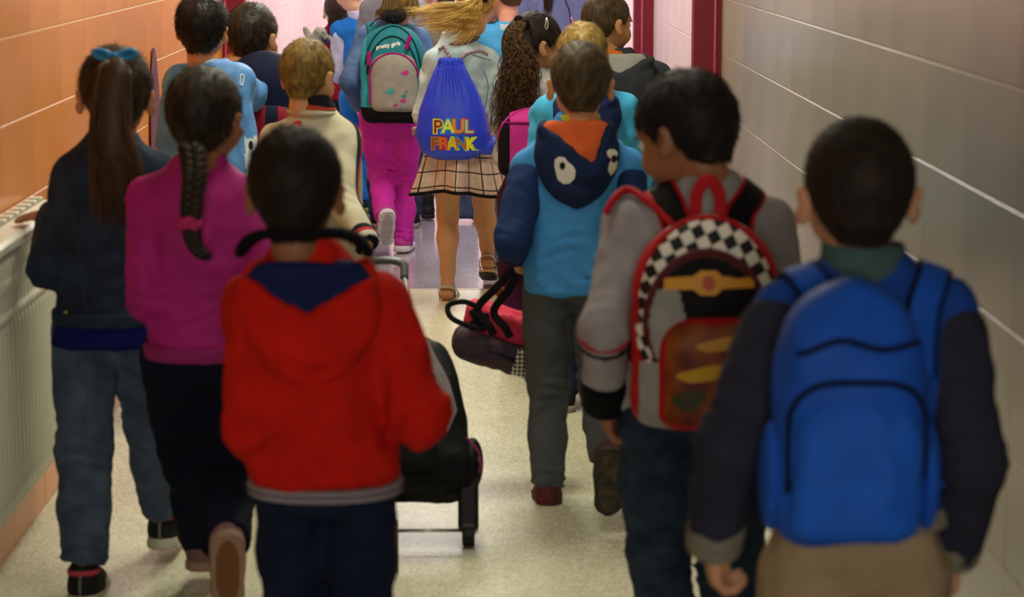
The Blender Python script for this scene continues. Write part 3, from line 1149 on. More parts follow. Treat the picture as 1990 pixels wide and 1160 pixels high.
struct('ceiling', *boxVF(-2.2, 2.2, -3, 23, 2.7, 2.75), mat('ceiling white', '#d8d4c8', .9, .1, 80))

tile_o = mat('orange tile', '#d4863c', .28, .05, 30, .05, 3, .3, objvar=.035)
tile_g = mat('grey beige tile', '#98958a', .24, .05, 30, .05, 3, .5, objvar=.03)
tile_p = mat('pink-lit tile', '#dccbca', .25, .05, 30, .03, 3, .5, objvar=.02)  # pink light of the far stretch put into tile and grout colours
grout = mat('grout cream', '#e2c9a0', .95, .2, 200, spec=.05)
grout_g = mat('grout grey', '#a89e92', .95, .2, 200, spec=.05)
grout_p = mat('pink-lit grout', '#c8a9a8', .95, .2, 200, spec=.05)
RH, TLN = .2115, .41
def tile_mesh(m, J=.0036, w=TLN):
    V, F = chbox(.012, w - J * .62, RH - J, .0007)
    return new_mesh('tile', V, F, m, False)
def tiles(wall, m, side, x, y0, y1, rows=8, phase=0.):
    me = tile_mesh(m)
    rs = random.Random(3)
    n = int((y1 - y0) / TLN + .5)
    for r in range(rows):
        for i in range(n):
            o = bpy.data.objects.new('tile', me)
            COL.objects.link(o)
            o.parent = wall
            o.location = (x + side * .001 * rs.random() * .3, y0 + (i + .5) * TLN + phase, RH * (r + .5))
            o.rotation_euler = (0, 0, rs.uniform(-.0012, .0012))
wl = struct('wall_left', *boxVF(XL - .2, XL - .0018, -3, 10.40, 0, 2.7), grout)
tiles(wl, tile_o, 1, XL - .006, 2.30, 10.42, 8, -.03)
wr = struct('wall_right', *boxVF(XR + .0018, XR + .2, -3, 8.68, 0, 2.7), grout_g)
tiles(wr, tile_g, -1, XR + .006, 1.80, 8.6, 8, .02)
wl2 = struct('wall_left_far', *boxVF(XL - .2, XL - .0018, 10.52, 22.2, 0, 2.7), grout_p)
tiles(wl2, tile_p, 1, XL - .006, 10.54, 20.4, 8)
wr2 = struct('wall_right_far', *boxVF(XR + .0018, XR + .2, 8.80, 22.2, 0, 2.7), grout_p)
tiles(wr2, tile_p, -1, XR + .006, 8.82, 20.0, 8)
wb = struct('wall_back', *boxVF(-2.2, 2.2, 22, 22.2, 0, 2.7), mat('pink-lit plaster', '#dfc6c6', .8, .1, 60))  # end wall colour carries the same pink light
# upper wall above the tiles is the same tiling, out of the frame: plain render coats
burg = mat('burgundy lacquer', '#701426', .5, .03, 40, .06, 6, .25)
burg2 = mat('burgundy edge', '#a5384a', .2, .0, 40, spec=.6)
def jamb(n, x0, x1, y, wid, edge_x, edge_y=None):
    o = struct('trim_%d' % n, *boxVF(x0, x1, y - wid, y + wid, 0, 2.7, .004), burg)
    e = struct('edge_bead', *boxVF(edge_x - .006, edge_x + .006, y - wid - .008, y - wid + .004, 0, 2.7, .003), burg2, parent=o)
    return o
jamb(2, .823, XR + .03, 8.74, .045, .905)
jamb(3, .826, XR + .03, 12.12, .05, .868)
jamb(4, XL - .03, -1.067, 10.46, .045, -1.155)
h1 = struct('hinge', *boxVF(.915, .928, 11.5, 11.53, 1.22, 1.34, .003), mat('hinge dark', '#3a2a2a', .4, metal=.5), parent=bpy.data.objects['trim_3'])

# radiator under the left wall
rt = Thing('radiator', (XL + .058, 5.0, 0), 'cream cast radiator with vertical columns along the orange tiled wall', 'radiator')
cream = mat('radiator enamel', '#d8d6c2', .38, .05, 90, .03, 8, .5)
cream_d = mat('radiator slot', '#8b897c', .6)
secs = []
def section_mesh():
    f = Fld()
    f.loft([(.20, 0, 0, .034, .0195), (.235, 0, 0, .037, .020), (.66, 0, 0, .037, .020), (.70, 0, 0, .041, .021), (.80, 0, 0, .041, .021), (.812, 0, 0, .030, .018)], n=4, rnd=.006)
    f.box((.038, 0, .735), (.006, .0205, .012), rnd=.004); f.box((.039, 0, .665), (.006, .0205, .008), rnd=.004)
    f.cone((.035, 0, .25), (.035, 0, .64), .007, .007, .006)
    return f.mesh(.006, 0)
sv, sq = section_mesh()
sme = new_mesh('radiator_section', sv, sq, cream)
y = 3.42
while y < 5.86:
    o = bpy.data.objects.new('radiator_section', sme); COL.objects.link(o); o.parent = rt.o
    o.location = (0, y - 5.0, 0); y += .043
f = Fld().box((.004, 0, .822), (.058, 1.235, .016), rnd=.012)
tv, tf = chbox(.100, 2.47, .032, .009)
rt.add('top_cover', tv + A((.0, 4.635 - 5.0, .824)), tf, mat('radiator top', '#dedbc8', .35, spec=.5), smooth=False)
gv, gf = chbox(.030, 2.46, .006, .001)
g = rt.add('grille', gv + A((-.034, 4.635 - 5.0, .8425)), gf, cream_d, smooth=False)
sl = chbox(.028, .030, .006, .001)
sm_ = new_mesh('slat', sl[0], sl[1], cream, False)
y = 3.44
while y < 5.85:
    o = bpy.data.objects.new('grille_slat', sm_); COL.objects.link(o); o.parent = g
    o.location = (-.034, y - 5.0, .847); y += .075
ev, ef = chbox(.086, .022, .61, .006)
rt.add('end_panel', ev + A((.0, 5.875 - 5.0, .525)), ef, cream, smooth=False)
bv_, bf_ = chbox(.03, .03, .22, .003)
for yy in (-1.2, .1):
    rt.add('foot', bv_ + A((-.02, yy, .11)), bf_, cream, smooth=False)

# dark reflection on the left wall, shaped as a thin purple solid
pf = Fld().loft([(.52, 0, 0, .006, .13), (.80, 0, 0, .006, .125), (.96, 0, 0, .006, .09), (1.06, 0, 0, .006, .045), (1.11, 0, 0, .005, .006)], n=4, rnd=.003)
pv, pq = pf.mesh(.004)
pt = Thing('wall_reflection', (XL + .008, 8.16, 0), 'slim dark purple pointed reflection modelled on the orange tiles', 'modelled reflection')
pt.add('strip', pv, pq, mat('purple reflection', '#6b3f52', .4))
# ================================================================== front row
SK1, SK2, SK3 = '#b07a58', '#8a5a3c', '#c08a68'
# ---------- boy with the plain blue backpack (nearest, right)
p = Person('child', 1668, 3.27, 1.266, 'boy with cropped black hair and beige trousers wearing the plain blue backpack', py=800, res=.0065, fat=1.0)
p.pose(head=(1670, 232), headrot=(0, -4, 0), hs=1.07, sho=(0.005, .0), shw=.116, shz=.775 * 1.266, hipz=.60,
       arms={'l': dict(hand=p.L(1388, 1052, -.02), elbow=p.L(1430, 800, -.12), dir=(.05, .15, -1), palm=(1, 0, 0), curl=.75),
             'r': dict(hand=p.L(1852, 1068, .02), elbow=p.L(1895, 800, -.10), dir=(-.05, .1, -1), palm=(-1, 0, 0), curl=.75)},
       legs={'l': dict(ankle=A((-.08, -.10, .075))), 'r': dict(ankle=A((.08, .2, .07)))})
p.body(SK3)
p.haircap('#17110e', '#2a1d16', .006, nape=-.052, strands_n=4200, slen=.006, sr=.0008, lift=.8, rough=.7, amp=.0008, front=.04)
navyj = fab('#22304f', 'navy jacket fabric'); greysl = fab('#2a2a38', 'charcoal sleeve fabric')
ribg = fab('#7c7568', 'grey rib')
p.top(fab('#1a3f8c', 'royal blue jacket yoke'), 'jacket', hem=.535, w=.128, d=.100, sl=(.053, .043, .037), sleeve_m=greysl, neck=.80, amp=.0035, seed=1)
p.cuffs(ribg, .032); p.hemband(ribg, .035)
p.collar(fab('#3f5355', 'grey green collar'), r=.060, hgt=.048, z=0.825)
p.pants(fab('#9a8468', 'beige twill'), r=(.078, .062, .052), w=.118, d=.098)
p.shoes(fab('#3a3330', 'dark shoe'), mat('rubber grey', '#8a8478', .7))
blue = fab('#1a4eb0', 'blue nylon', rough=.6); bluel = fab('#1d58c0', 'blue nylon light', rough=.6); blk = fab('#0f1220', 'black zip')
b = Pack(p, 'plain blue school backpack with two curved zips on the boy nearest the camera', (p.L(1665, 1000, -.25)[0], -.175, p.L(1668, 1072, -.25)[2]), yaw=.0)
H_, Wd = .372, .108
f = Fld(); pack_shape(f, (0, 0, 0), Wd, H_, .085, .47, n=2.7); f.fold(.006, 18, 5)
b.shape('main_body', f, blue, keep=True)
f = Fld(); pack_shape(f, (0, -.055, .012), Wd * .83, .222, .050, .45); f.fold(.003, 30, 6)
b.shape('front_pocket', f, bluel)
for sg in (-1, 1):
    b.shape('side_pocket', Fld().ell((sg * (Wd + .002), .0, .09), (.018, .05, .08)), blue)
b.line([(x * .8, .290 - .006 * math.sin(x * 45) - .012 * (x * 8) ** 2) for x in np.linspace(-.105, .105, 12)], .0045, blk, 'zip')
v, q = Fld().mesh, None
zpts = [(-.094, .08)] + [(-.094 * math.copysign(abs(math.cos(a)) ** .6, math.cos(a)), .155 + .085 * math.sin(a) ** .7) for a in np.linspace(.15, math.pi - .15, 14)] + [(.094, .10)]
b.line(zpts, .0045, blk, 'zip', off=.002)
straps(b, p, blue, w=.024, xs=.062, edge=blk, off=.010, xsh=.098)

# ---------- boy in the grey cardigan with the chequered backpack
p = Person('child', 1345, 4.3, 1.262, 'boy with black hair looking down to his left in a grey cardigan and dark jeans', py=700, res=.007)
p.pose(head=(1332, 150, .02), headrot=(48, 16, 0), hs=1.04, sho=(.02, -.0), shw=.122, hipz=.60, neckr=.05,
       arms={'l': dict(hand=p.L(1176, 778, .0), elbow=p.L(1168, 620, -.16), dir=(.12, .1, -1), palm=(1, 0, 0), curl=.5, shoulder=p.L(1228, 445, 0)),
             'r': dict(hand=p.L(1520, 800, .05), elbow=p.L(1560, 640, -.1), dir=(0, .1, -1), shoulder=p.L(1490, 440, 0))},
       legs={'l': dict(ankle=p.L(1300, 1310, .16), knee=p.L(1180, 1010, .3)), 'r': dict(ankle=p.L(1430, 1350, .06), knee=p.L(1470, 1020, .4))})
p.body(SK2, eyes=True)
p.haircap('#0b0909', '#1a1412', .013, nape=-.062, strands_n=5200, slen=.016, sr=.0009, lift=.3, rough=.6, front=.03)
gk = fab('#8f8a8c', 'grey knit')
p.top(gk, 'cardigan', hem=.49, w=.132, d=.105, sl=(.052, .044, .038), seed=2, amp=.004)
p.cuffs(fab('#0d0c0f', 'black rib'), .055, back=.050, grow=.009)
p.armband(fab('#9c2733', 'red stripe'), .02, .012, sds='l'); p.armband(fab('#17151c', 'black stripe'), .12, .010, sds='l')
p.collar(fab('#b4adb0', 'pale grey collar'), r=.056, hgt=.02, z=0.830)
p.pants(denim('#1d2836', '#2b3a4c'), 'jeans', r=(.078, .062, .050), w=.120, d=.10, legcrease=1.3)
p.shoes(fab('#222222', 'dark shoe 2'), mat('rubber grey', '#8a8478', .7))
ck = p
red = fab('#a5161d', 'red nylon', rough=.6); blk2 = fab('#0c0b0c', 'black nylon', rough=.6); gry = fab('#8d8c86', 'silver grey nylon', rough=.6)
chk = mat('chequer print', '#d8d0c8', .6)
nt = chk.node_tree; tc = nt.nodes.new('ShaderNodeTexCoord'); cx = nt.nodes.new('ShaderNodeTexChecker'); cx.inputs['Scale'].default_value = 46
cx.inputs['Color1'].default_value = lin('#d8d0c4'); cx.inputs['Color2'].default_value = lin('#141314')
mp = nt.nodes.new('ShaderNodeMapping'); mp.inputs['Rotation'].default_value = (0, .5, 0); mp.inputs['Location'].default_value = (.003, .5, .007); mp.inputs['Scale'].default_value = (1, .02, 1)
nt.links.new(tc.outputs['Object'], mp.inputs['Vector']); nt.links.new(mp.outputs['Vector'], cx.inputs['Vector']); nt.links.new(cx.outputs['Color'], nt.nodes['Principled BSDF'].inputs['Base Color'])
bc = p.L(1378, 840, -.25)
b = Pack(p, 'red and black school backpack with a chequered band on the boy in the grey cardigan', (bc[0], -.175, bc[2] + .0), yaw=-.10)
H_, Wd = .395, .138
def bodycol(c):
    # 0 red 1 black 2 grey 3 chequer
    x, z = c[:, 0], c[:, 2]
    r = np.hypot(x / .128, (z - .235) / .165)
    mi = np.full(len(c), 0)
    up = z > .20
    r2 = np.hypot(x / .112, (z - .20) / .132)
    mi[(r2 > 1) & up] = 3
    mi[(r > .99) & up] = 0
    mi[(r2 <= 1) & (z > .10)] = 4
    mi[(r2 <= .93) & (z > .10)] = 1
    mi[(r2 > 1) & (r2 < 1.16) & ~up & (x < 0) & (z > .12)] = 3
    g = (z < .33) & (x < -.035 - (z - .2) * .25) & (x > -.118 + np.maximum(0, .06 - z) * .6) & (z < .29 + x * .3)
    mi[g & (r2 < .93)] = 2
    mi[(z <= .13) & (x < -.03) & (x > -.122)] = 2
    return mi
f = Fld(); pack_shape(f, (0, 0, 0), Wd, H_, .085, .46); f.fold(.003, 22, 5)
b.shape('main_body', f, [red, blk2, gry, chk, mat('dark red piping', '#4c0b10', .6)], keep=True, midf=bodycol, res=.0045)
pk = mat('racing print', '#5a0e0c', .5, col2='#8e4a12', vscale=22)
def pcol(c):
    x, z = c[:, 0], c[:, 2]
    r = np.hypot(x / .085, (z - .09) / .13)
    return np.where((np.abs(x - .015) < .088) & (z < .205) & (z > .02) & (c[:, 1] < -.085), 1, 0)
f = Fld(); pack_shape(f, (.015, -.062, .004), .102, .225, .045, .4)
b.shape('front_pocket', f, [red, pk], midf=pcol, res=.005)
pv = b.bv
f = Fld(); pack_shape(f, (.015, -.062, .004), .102, .225, .045, .4)
vq = f.mesh(.006); b.bv = bvh(vq)
for (cxp, czp, rx, rz, col, nm) in ((.03, .17, .045, .012, '#c08a18', 'yellow patch'), (0., .115, .05, .014, '#c39a14', 'yellow patch'), (.045, .06, .028, .016, '#b9b2b4', 'white patch'), (.05, .045, .03, .012, '#a01018', 'red patch'), (-.03, .065, .03, .02, '#3a3a1c', 'dark patch')):
    o_ = [(cxp + rx * math.cos(t) * (1 + .2 * math.sin(3 * t)), czp + rz * math.sin(t) + .2 * rx * math.cos(t)) for t in np.linspace(0, 6.283, 20)[:-1]]
    V, F = decal(blob2d(o_, 2), (0, 0, 0), (1, 0, 0), (0, 0, 1), b.bv, .0012, (0, 1, 0))
    b.add('printed_patch', V, F, mat('patch ' + col, col, .5))
b.bv = pv
o_ = [(-.078, .285), (-.025, .290), (-.012, .300), (.016, .300), (.028, .290), (.085, .288), (.085, .270), (.028, .268), (.016, .256), (-.012, .256), (-.025, .266), (-.078, .264)]
V, F = decal(blob2d(o_, 3), (0, 0, 0), (1, 0, 0), (0, 0, 1), pv, .0025, (0, 1, 0))
b.add('winged_badge', V, F, mat('badge yellow', '#c98a10', .5))
V, F = decal(blob2d([(.003 + .012 * math.cos(t), .278 + .014 * math.sin(t)) for t in np.linspace(0, 6.283, 16)[:-1]], 2), (0, 0, 0), (1, 0, 0), (0, 0, 1), pv, .0035, (0, 1, 0))
b.add('badge_centre', V, F, mat('badge orange', '#a8420e', .5))
b.line([(-.128 * math.cos(a), .235 + .155 * math.sin(a)) for a in np.linspace(-.1, math.pi + .1, 20)], .006, red, 'piping', off=0)
b.line([(-.112 * math.cos(a), .20 + .134 * math.sin(a)) for a in np.linspace(-.2, math.pi + .2, 20)], .0055, mat('dark red piping', '#4c0b10', .6), 'piping', off=.001)
v, f_ = sweep(spline([(-.024, .03, H_ - .02), (-.020, .02, H_ + .035), (0, .015, H_ + .060), (.020, .02, H_ + .035), (.024, .03, H_ - .02)], 24), .012, .004, (0, -1, 0), n=8)
b.add('top_handle', v, f_, red)
straps(b, p, blk2, w=.026, xs=.05, edge=red, off=.010, xsh=.080)
v, f_ = sweep(hug(spline([p.L(1200, 425, -.02), p.L(1225, 395, .0), p.L(1265, 398, -.05), p.L(1310, 440, -.1)], 24), p.bv, .012)[0], .010, .007, n=8)
b.add('strap_wing', v, f_, red, frame=p.M)

# ---------- boy in the red hooded sweatshirt
p = Person('child', 610, 3.8, 1.20, 'boy in a red hooded sweatshirt with a navy hood lining and navy trousers', py=800, res=.0065)
p.pose(head=(572, 256, .0), headrot=(0, 2, 0), hs=.99, sho=(.0, 0), shw=.112, hipz=.60, hip=(.018, 0),
       arms={'l': dict(hand=p.L(500, 850, .12), elbow=p.L(470, 790, -.30), dir=(.5, .9, .1), palm=(0, 0, -1), curl=.8, shoulder=p.L(492, 592, 0)),
             'r': dict(hand=p.L(806, 795, .12), elbow=p.L(800, 742, -.30), dir=(-.35, .6, -.5), palm=(-1, 0, -.3), curl=.8, shoulder=p.L(736, 592, 0))},
       legs={'l': dict(ankle=A((-.035, .02, .07))), 'r': dict(ankle=A((.065, -.06, .08)))})
p.body(SK2)
p.haircap('#140d09', '#22170f', .012, nape=-.074, strands_n=4500, slen=.010, sr=.0009, lift=.5, rough=.65)
redf = fab('#b8190e', 'red fleece', var=.12); nv = fab('#17204a', 'navy fleece')
p.top(redf, 'sweatshirt', hem=.505, w=.134, d=.105, hemw=.132, sl=(.054, .050, .044), seed=4, amp=.005, k=.04)
p.hemband(fab('#8c8288', 'grey stripe rib'), .022, grow=.006, drop=.020); p.hemband(fab('#2a2433', 'dark stripe rib'), .006, 'waist_stripe', grow=.011, drop=.010)
p.cuffs(fab('#20203c', 'navy rib'), .035)
p.hood(redf, nv, width=.130, zt=.825, zb=.655, vt=.752, vslope=.60, depth=.040)
p.pants(fab('#141d33', 'navy sweat'), r=(.062, .056, .049), w=.104, d=.093, top=.60)
p.shoes(fab('#222222', 'dark shoe 2'), mat('rubber grey', '#8a8478', .7))
a_ = np.linspace(0, 2 * math.pi, 40, endpoint=False)
nk = A(p.HM @ Vector((0, -.025, -.085)))
ring = np.stack([nk[0] + .014 + .108 * np.sin(a_), nk[1] + .02 + .085 * np.cos(a_), nk[2] + .020 - .010 * np.cos(a_) - .035 * np.sin(a_) ** 6 - .0 * a_], -1)
v, f_ = sweep(ring, .010, .008, n=8, closed=True)
p.add('neck_loop', v, f_, fab('#0e0d12', 'black padding'), label='black padded loop around the neck')

# ---------- girl in the magenta tracksuit top with a braid
p = Person('child', 392, 4.86, 1.238, 'girl with a long dark braid in a magenta zip top and navy trousers', py=500, res=.007)
p.pose(head=(398, 136, .0), headrot=(-14, -2, 0), hs=1.0, sho=(.0, 0), shw=.108, hipz=.62,
       arms={'l': dict(hand=p.L(305, 610, .12), elbow=p.L(285, 540, -.06), dir=(.1, .6, -.5), palm=(1, 0, 0)),
             'r': dict(hand=p.L(520, 590, .1), elbow=p.L(520, 520, -.06), dir=(0, .6, -.5))},
       legs={'l': dict(ankle=p.L(412, 1172, .42), knee=p.L(350, 900, .6), yaw=0), 'r': dict(ankle=p.L(440, 1045, -.14), knee=p.L(430, 900, .4), pitch=68, yaw=8)})
p.body(SK2)
p.haircap('#140e0b', '#2a1c12', .010, nape=-.058, strands_n=3800, slen=.022, sr=.0008, lift=.12, rough=.5)
mg = fab('#8c1150', 'magenta jersey', rough=.75, sheen=None) if False else mat('magenta jersey', '#98146a', .7, .3, 400, .1, 14, .25)
p.top(mg, 'zip_top', hem=.50, w=.124, d=.098, hemw=.122, hemd=.100, sl=(.048, .044, .038), seed=6, amp=.005)
p.hemband(mat('magenta rib', '#84145c', .8, .3, 300), .035, drop=.0)
p.collar(mg, r=.056, hgt=.042, z=0.825)
p.pants(fab('#0c0f20', 'navy jersey'), r=(.080, .062, .054), w=.108, d=.088, top=.56, legcrease=1.2)
p.shoes(mat('mauve suede', '#6d4c4a', .8, .2), mat('tan rubber', '#8a6e5c', .7), sole2=mat('worn tan tread', '#6a4526', .8), sole_h=.026)
# braid
c0 = p.L(372, 285, -.13); g = spline([c0, p.L(378, 340, -.16), p.L(372, 400, -.17), p.L(372, 440, -.16), p.L(378, 475, -.15), p.L(395, 497, -.15)], 90)
t = np.linspace(0, 1, 90)
for i in range(3):
    ph = i * 2.094
    wd = .0155 * (1 - .45 * t); rr = .0155 * (1 - .5 * t)
    off = np.stack([np.sin(t * 42 + ph) * wd, np.sin(2 * (t * 42 + ph)) * wd * .5, np.zeros(90)], -1)
    v, f_ = sweep(g + off, rr, n=8)
    p.add('braid_strand', v, f_, hairm('#140e0b', '#2a1c12', (1, 1, .3), .5))
sc = Fld()
for i in range(9):
    a = i * .7
    sc.ell(p.L(368, 432, -.165) + A((.016 * math.cos(a), .014 * math.sin(a), .004 * math.sin(3 * a))), (.012, .012, .014), k=.004)
v, q = sc.mesh(.004); p.add('scrunchie', v, q, mat('scrunchie pink', '#a31f5e', .8, .4, 200))
tl = lock([[p.L(378, 470, -.15), p.L(382, 490, -.15), p.L(410, 503, -.15)], [p.L(374, 470, -.15), p.L(392, 496, -.15), p.L(412, 496, -.15)]], 90, .010, m=8, seed=2)
p.add('braid_tail', tl[0], tl[1], hairm('#140e0b', '#2a1c12', (1, 1, .3), .5))

# ---------- girl in the denim jacket with the ponytail
p = Person('child', 215, 5.2, 1.262, 'girl with a long ponytail and blue bow, one hand on the radiator', py=600, res=.007)
p.pose(head=(222, 95, .0), headrot=(8, 2, 2), hs=1.05, sho=(.012, 0), shw=.112, hipz=.64,
       arms={'l': dict(hand=A(p.inv @ Vector((-1.00, 5.32, .868))), elbow=p.L(98, 520, -.06), dir=A(p.inv.to_3x3() @ Vector((-.75, .35, -.02))), palm=(0, 0, -1), curl=.18, shoulder=p.L(150, 345, 0)),
             'r': dict(hand=p.L(330, 560, .14), elbow=p.L(335, 500, -.06), dir=(0, .6, -.5), shoulder=p.L(300, 340, 0))},
       legs={'l': dict(ankle=p.L(165, 1118, -.10), knee=p.L(165, 830, .5), yaw=-2), 'r': dict(ankle=p.L(325, 1052, .27), knee=p.L(290, 830, .5), yaw=-3)})
p.body('#a87052')
p.haircap('#1b120b', '#3a2614', .009, nape=-.060, strands_n=3500, slen=.024, sr=.0008, lift=.1, rough=.5)
dj = mat('dark denim jacket', '#141d2c', .85, .5, 500, 0, 18, .25, col2='#1f2c3f')
p.top(dj, 'denim_jacket', hem=.505, w=.124, d=.100, hemw=.120, sl=(.050, .047, .039), seed=7, amp=.004)
p.hemband(dj, .035, drop=.002, grow=.012); p.cuffs(dj, .035, grow=.001)
p.collar(mat('denim collar', '#35445a', .85, .4, 400, 0, 20, .2, col2='#4a5a70'), r=.066, hgt=.028, z=0.815)
f = Fld(); c0 = p.c(.505 * p.h)
f.loft([(.465 * p.h, c0[0], c0[1], .140, .112), (.53 * p.h, c0[0], c0[1], .130, .104)], rnd=.006); f.fold(.003, 40, 2)
v, q = f.mesh(.007); p.add('shirt_hem', v, q, fab('#0b1250', 'royal navy shirt'))
p.pants(denim('#3a4558', '#4c5a6c'), 'jeans', r=(.074, .060, .050), w=.118, d=.098, end=-.022, legcrease=1.3)
p.shoes(mat('black canvas', '#12100f', .8, .3), mat('white rubber', '#a9a596', .6), trim=mat('coral lining', '#b23a48', .8, .3), sole_h=.028)
V = []
for x in np.linspace(-.09, .09, 2):
    hit = p.bv.ray_cast(Vector((x + c0[0], -.5, .53 * p.h)), Vector((0, 1, 0)))[0]
    v, q = Fld().ell(A(hit) + A((0, -.003, 0)), (.008, .004, .008)).mesh(.0025)
    p.add('button', v, q, mat('brass', '#8a6a3a', .35, metal=.9))
for i, off in enumerate((-.06, .055)):
    path = [p.bv.ray_cast(Vector((x, -.5, z)), Vector((0, 1, 0)))[0] for x, z in zip(np.linspace(off * 1.2, off * .8, 16) + .01, np.linspace(.72 * p.h, .54 * p.h, 16))]
    v, f_ = sweep([A(q) + A((0, -.001, 0)) for q in path if q is not None], .0022, n=5)
    p.add('seam', v, f_, mat('seam thread', '#26303c', .8))
# ponytail
HP = lambda x, y, z: p.H(x, y, z)
gs = []
for x in (-.03, -.01, .01, .03):
    gs.append([HP(x * .5, -.085, .080), HP(x * .8, -.135, .055), p.L(215 + x * 900, 250, -.155), p.L(232 + x * 1400, 350, -.155), p.L(235 + x * 1500, 440, -.15)])
v, f_ = lock(gs, 620, .017, m=14, seed=4, r=.0016, rootspread=.8, endspread=1.2)
ph = p.add('ponytail', v, f_, hairm('#33210f', '#5a3c1c', (1, 1, .2), .45))
core = A([spline(g, 16) for g in gs]).mean(0)
v, f_ = sweep(core, np.interp(np.linspace(0, 1, 16), [0, .2, .6, 1], [.016, .028, .036, .004]), np.interp(np.linspace(0, 1, 16), [0, .2, .6, 1], [.016, .022, .02, .003]), (0, -1, 0), n=10)
p.add('ponytail_core', v, f_, hairm('#2a1b0d', '#3a2614', (1, 1, .2), .5), parent=ph)
bw = Fld()
c1 = HP(0, -.082, .092)
for sg in (-1, 1):
    bw.ell(c1 + A((sg * .028, -.006, .006)), (.026, .012, .015), Rot(0, sg * -.25, 0), .006)
    bw.ell(c1 + A((sg * .030, -.014, .006)), (.015, .009, .006), Rot(0, sg * -.25, 0), .006, 's')
bw.ell(c1 + A((0, -.008, .002)), (.009, .012, .011), k=.004)
v, q = bw.mesh(.0035); p.add('bow', v, q, mat('blue satin', '#1f6f9e', .5, .2, 120))
# ================================================================== middle rows
# ---------- boy in the blue hoodie with eyes on the hood
p = Person('child', 1118, 5.98, 1.232, 'boy in a blue hoodie with two white eyes on its navy hood and grey trousers', py=500, res=.007)
p.pose(head=(1128, 84, .0), headrot=(2, 0, 0), hs=1.05, sho=(.0, 0), shw=.112, hipz=.615, hip=(-.01, 0),
       arms={'l': dict(hand=p.L(1003, 486, .06), elbow=p.L(985, 450, -.3), dir=(.1, .5, -.7), palm=(1, 0, 0), curl=1.0, shoulder=p.L(1030, 330, 0)),
             'r': dict(hand=p.L(1235, 470, .14), elbow=p.L(1225, 450, -.05), dir=(0, .7, -.4), shoulder=p.L(1218, 330, 0))},
       legs={'l': dict(ankle=p.L(1065, 942, .0), knee=p.L(1055, 760, .4), yaw=6), 'r': dict(ankle=p.L(1182, 888, -.30), knee=p.L(1150, 760, .4), pitch=76, yaw=-2)})
p.body('#b98058')
p.haircap('#2a2114', '#4a3b22', .007, nape=-.058, strands_n=3800, slen=.009, sr=.0007, lift=.6, rough=.6)
sky = fab('#4288c6', 'sky blue fleece', var=.1)
def shoulder_tint(c):
    return np.where((c[:, 2] > .80 * p.h * .985 + 0 * c[:, 0]) & (np.abs(c[:, 0]) > .0), 1, 0)
p.top([sky], 'hooded_sweatshirt', hem=.47, w=.124, d=.100, hemw=.126, hemd=.104, sl=(.054, .047, .042), sleeve_m=fab('#1c2f58', 'navy fleece sleeve'), seed=11, amp=.0045)
p.hemband(sky, .045, drop=.0, grow=.001); p.cuffs(fab('#121c34', 'navy rib 2'), .03)
nh = fab('#182544', 'dark navy hood'); orl = fab('#c2562c', 'orange lining')
p.hood(nh, orl, width=.118, zt=.84, zb=.66, vt=.738, vslope=(.82, 3.2), depth=.045, skew=.048)
for sg, o_ in ((-1, [(-.020, .03), (-.012, .038), (.0, .036), (.006, .024), (.016, .014), (.022, .0), (.020, -.022), (.010, -.036), (-.002, -.038), (-.014, -.026), (-.018, -.005), (-.021, .012)]),
               (1, [(-.018, .034), (-.010, .040), (.004, .038), (.012, .030), (.010, .018), (.017, .0), (.014, -.022), (.004, -.038), (-.006, -.034), (-.014, -.018), (-.012, -.002), (-.006, .012), (-.016, .022)])):
    cc = p.L(1097 if sg < 0 else 1192, 330 if sg < 0 else 318, -.12)
    V, F = decal(blob2d(A(o_) * A((1.28 if sg < 0 else 1.0, .95)), 4), (cc[0], 0, cc[2]), (1, 0, 0), (0, 0, 1), p.hoodbv, .002, (0, 1, 0))
    p.add('eye_patch', V, F, mat('white felt', '#c9c6ba', .9, .3, 300))
    V, F = decal(blob2d([(.0075 * math.cos(t), .010 * math.sin(t)) for t in np.linspace(0, 6.28, 14)[:-1]], 1), (cc[0] - .006 + (.008 if sg > 0 else 0), 0, cc[2] + .012), (1, 0, 0), (0, 0, 1), p.hoodbv, .0035, (0, 1, 0))
    p.add('pupil', V, F, mat('black felt', '#0d0d10', .9))
p.collar(mat('yellow green collar', '#a8a818', .8, .3, 300), r=.048, hgt=.02, z=0.840)
p.pants(fab('#484b4e', 'grey sweat', var=.12), r=(.066, .056, .045), w=.108, d=.088, top=.56, legcrease=1.4, end=.0)
for sd in 'lr':
    an, kn = p.J['an' + sd], p.J['kn' + sd]
    v, q = Fld().cone(an + unit(kn - an) * .03, an - unit(kn - an) * .012, .034, .032, .0).mesh(.005)
    p.add('sock', v, q, fab('#1a2c8c', 'blue sock'))
p.shoes(mat('maroon mesh', '#5a1418', .7, .4, 200, 0, 30, .3, col2='#2c1414'), mat('dark rubber', '#2c2622', .6), sole2=mat('camo tread', '#4a4430', .7, .6, 60, 0, 40, .3, col2='#20201c'), sole_h=.03)
sb = p
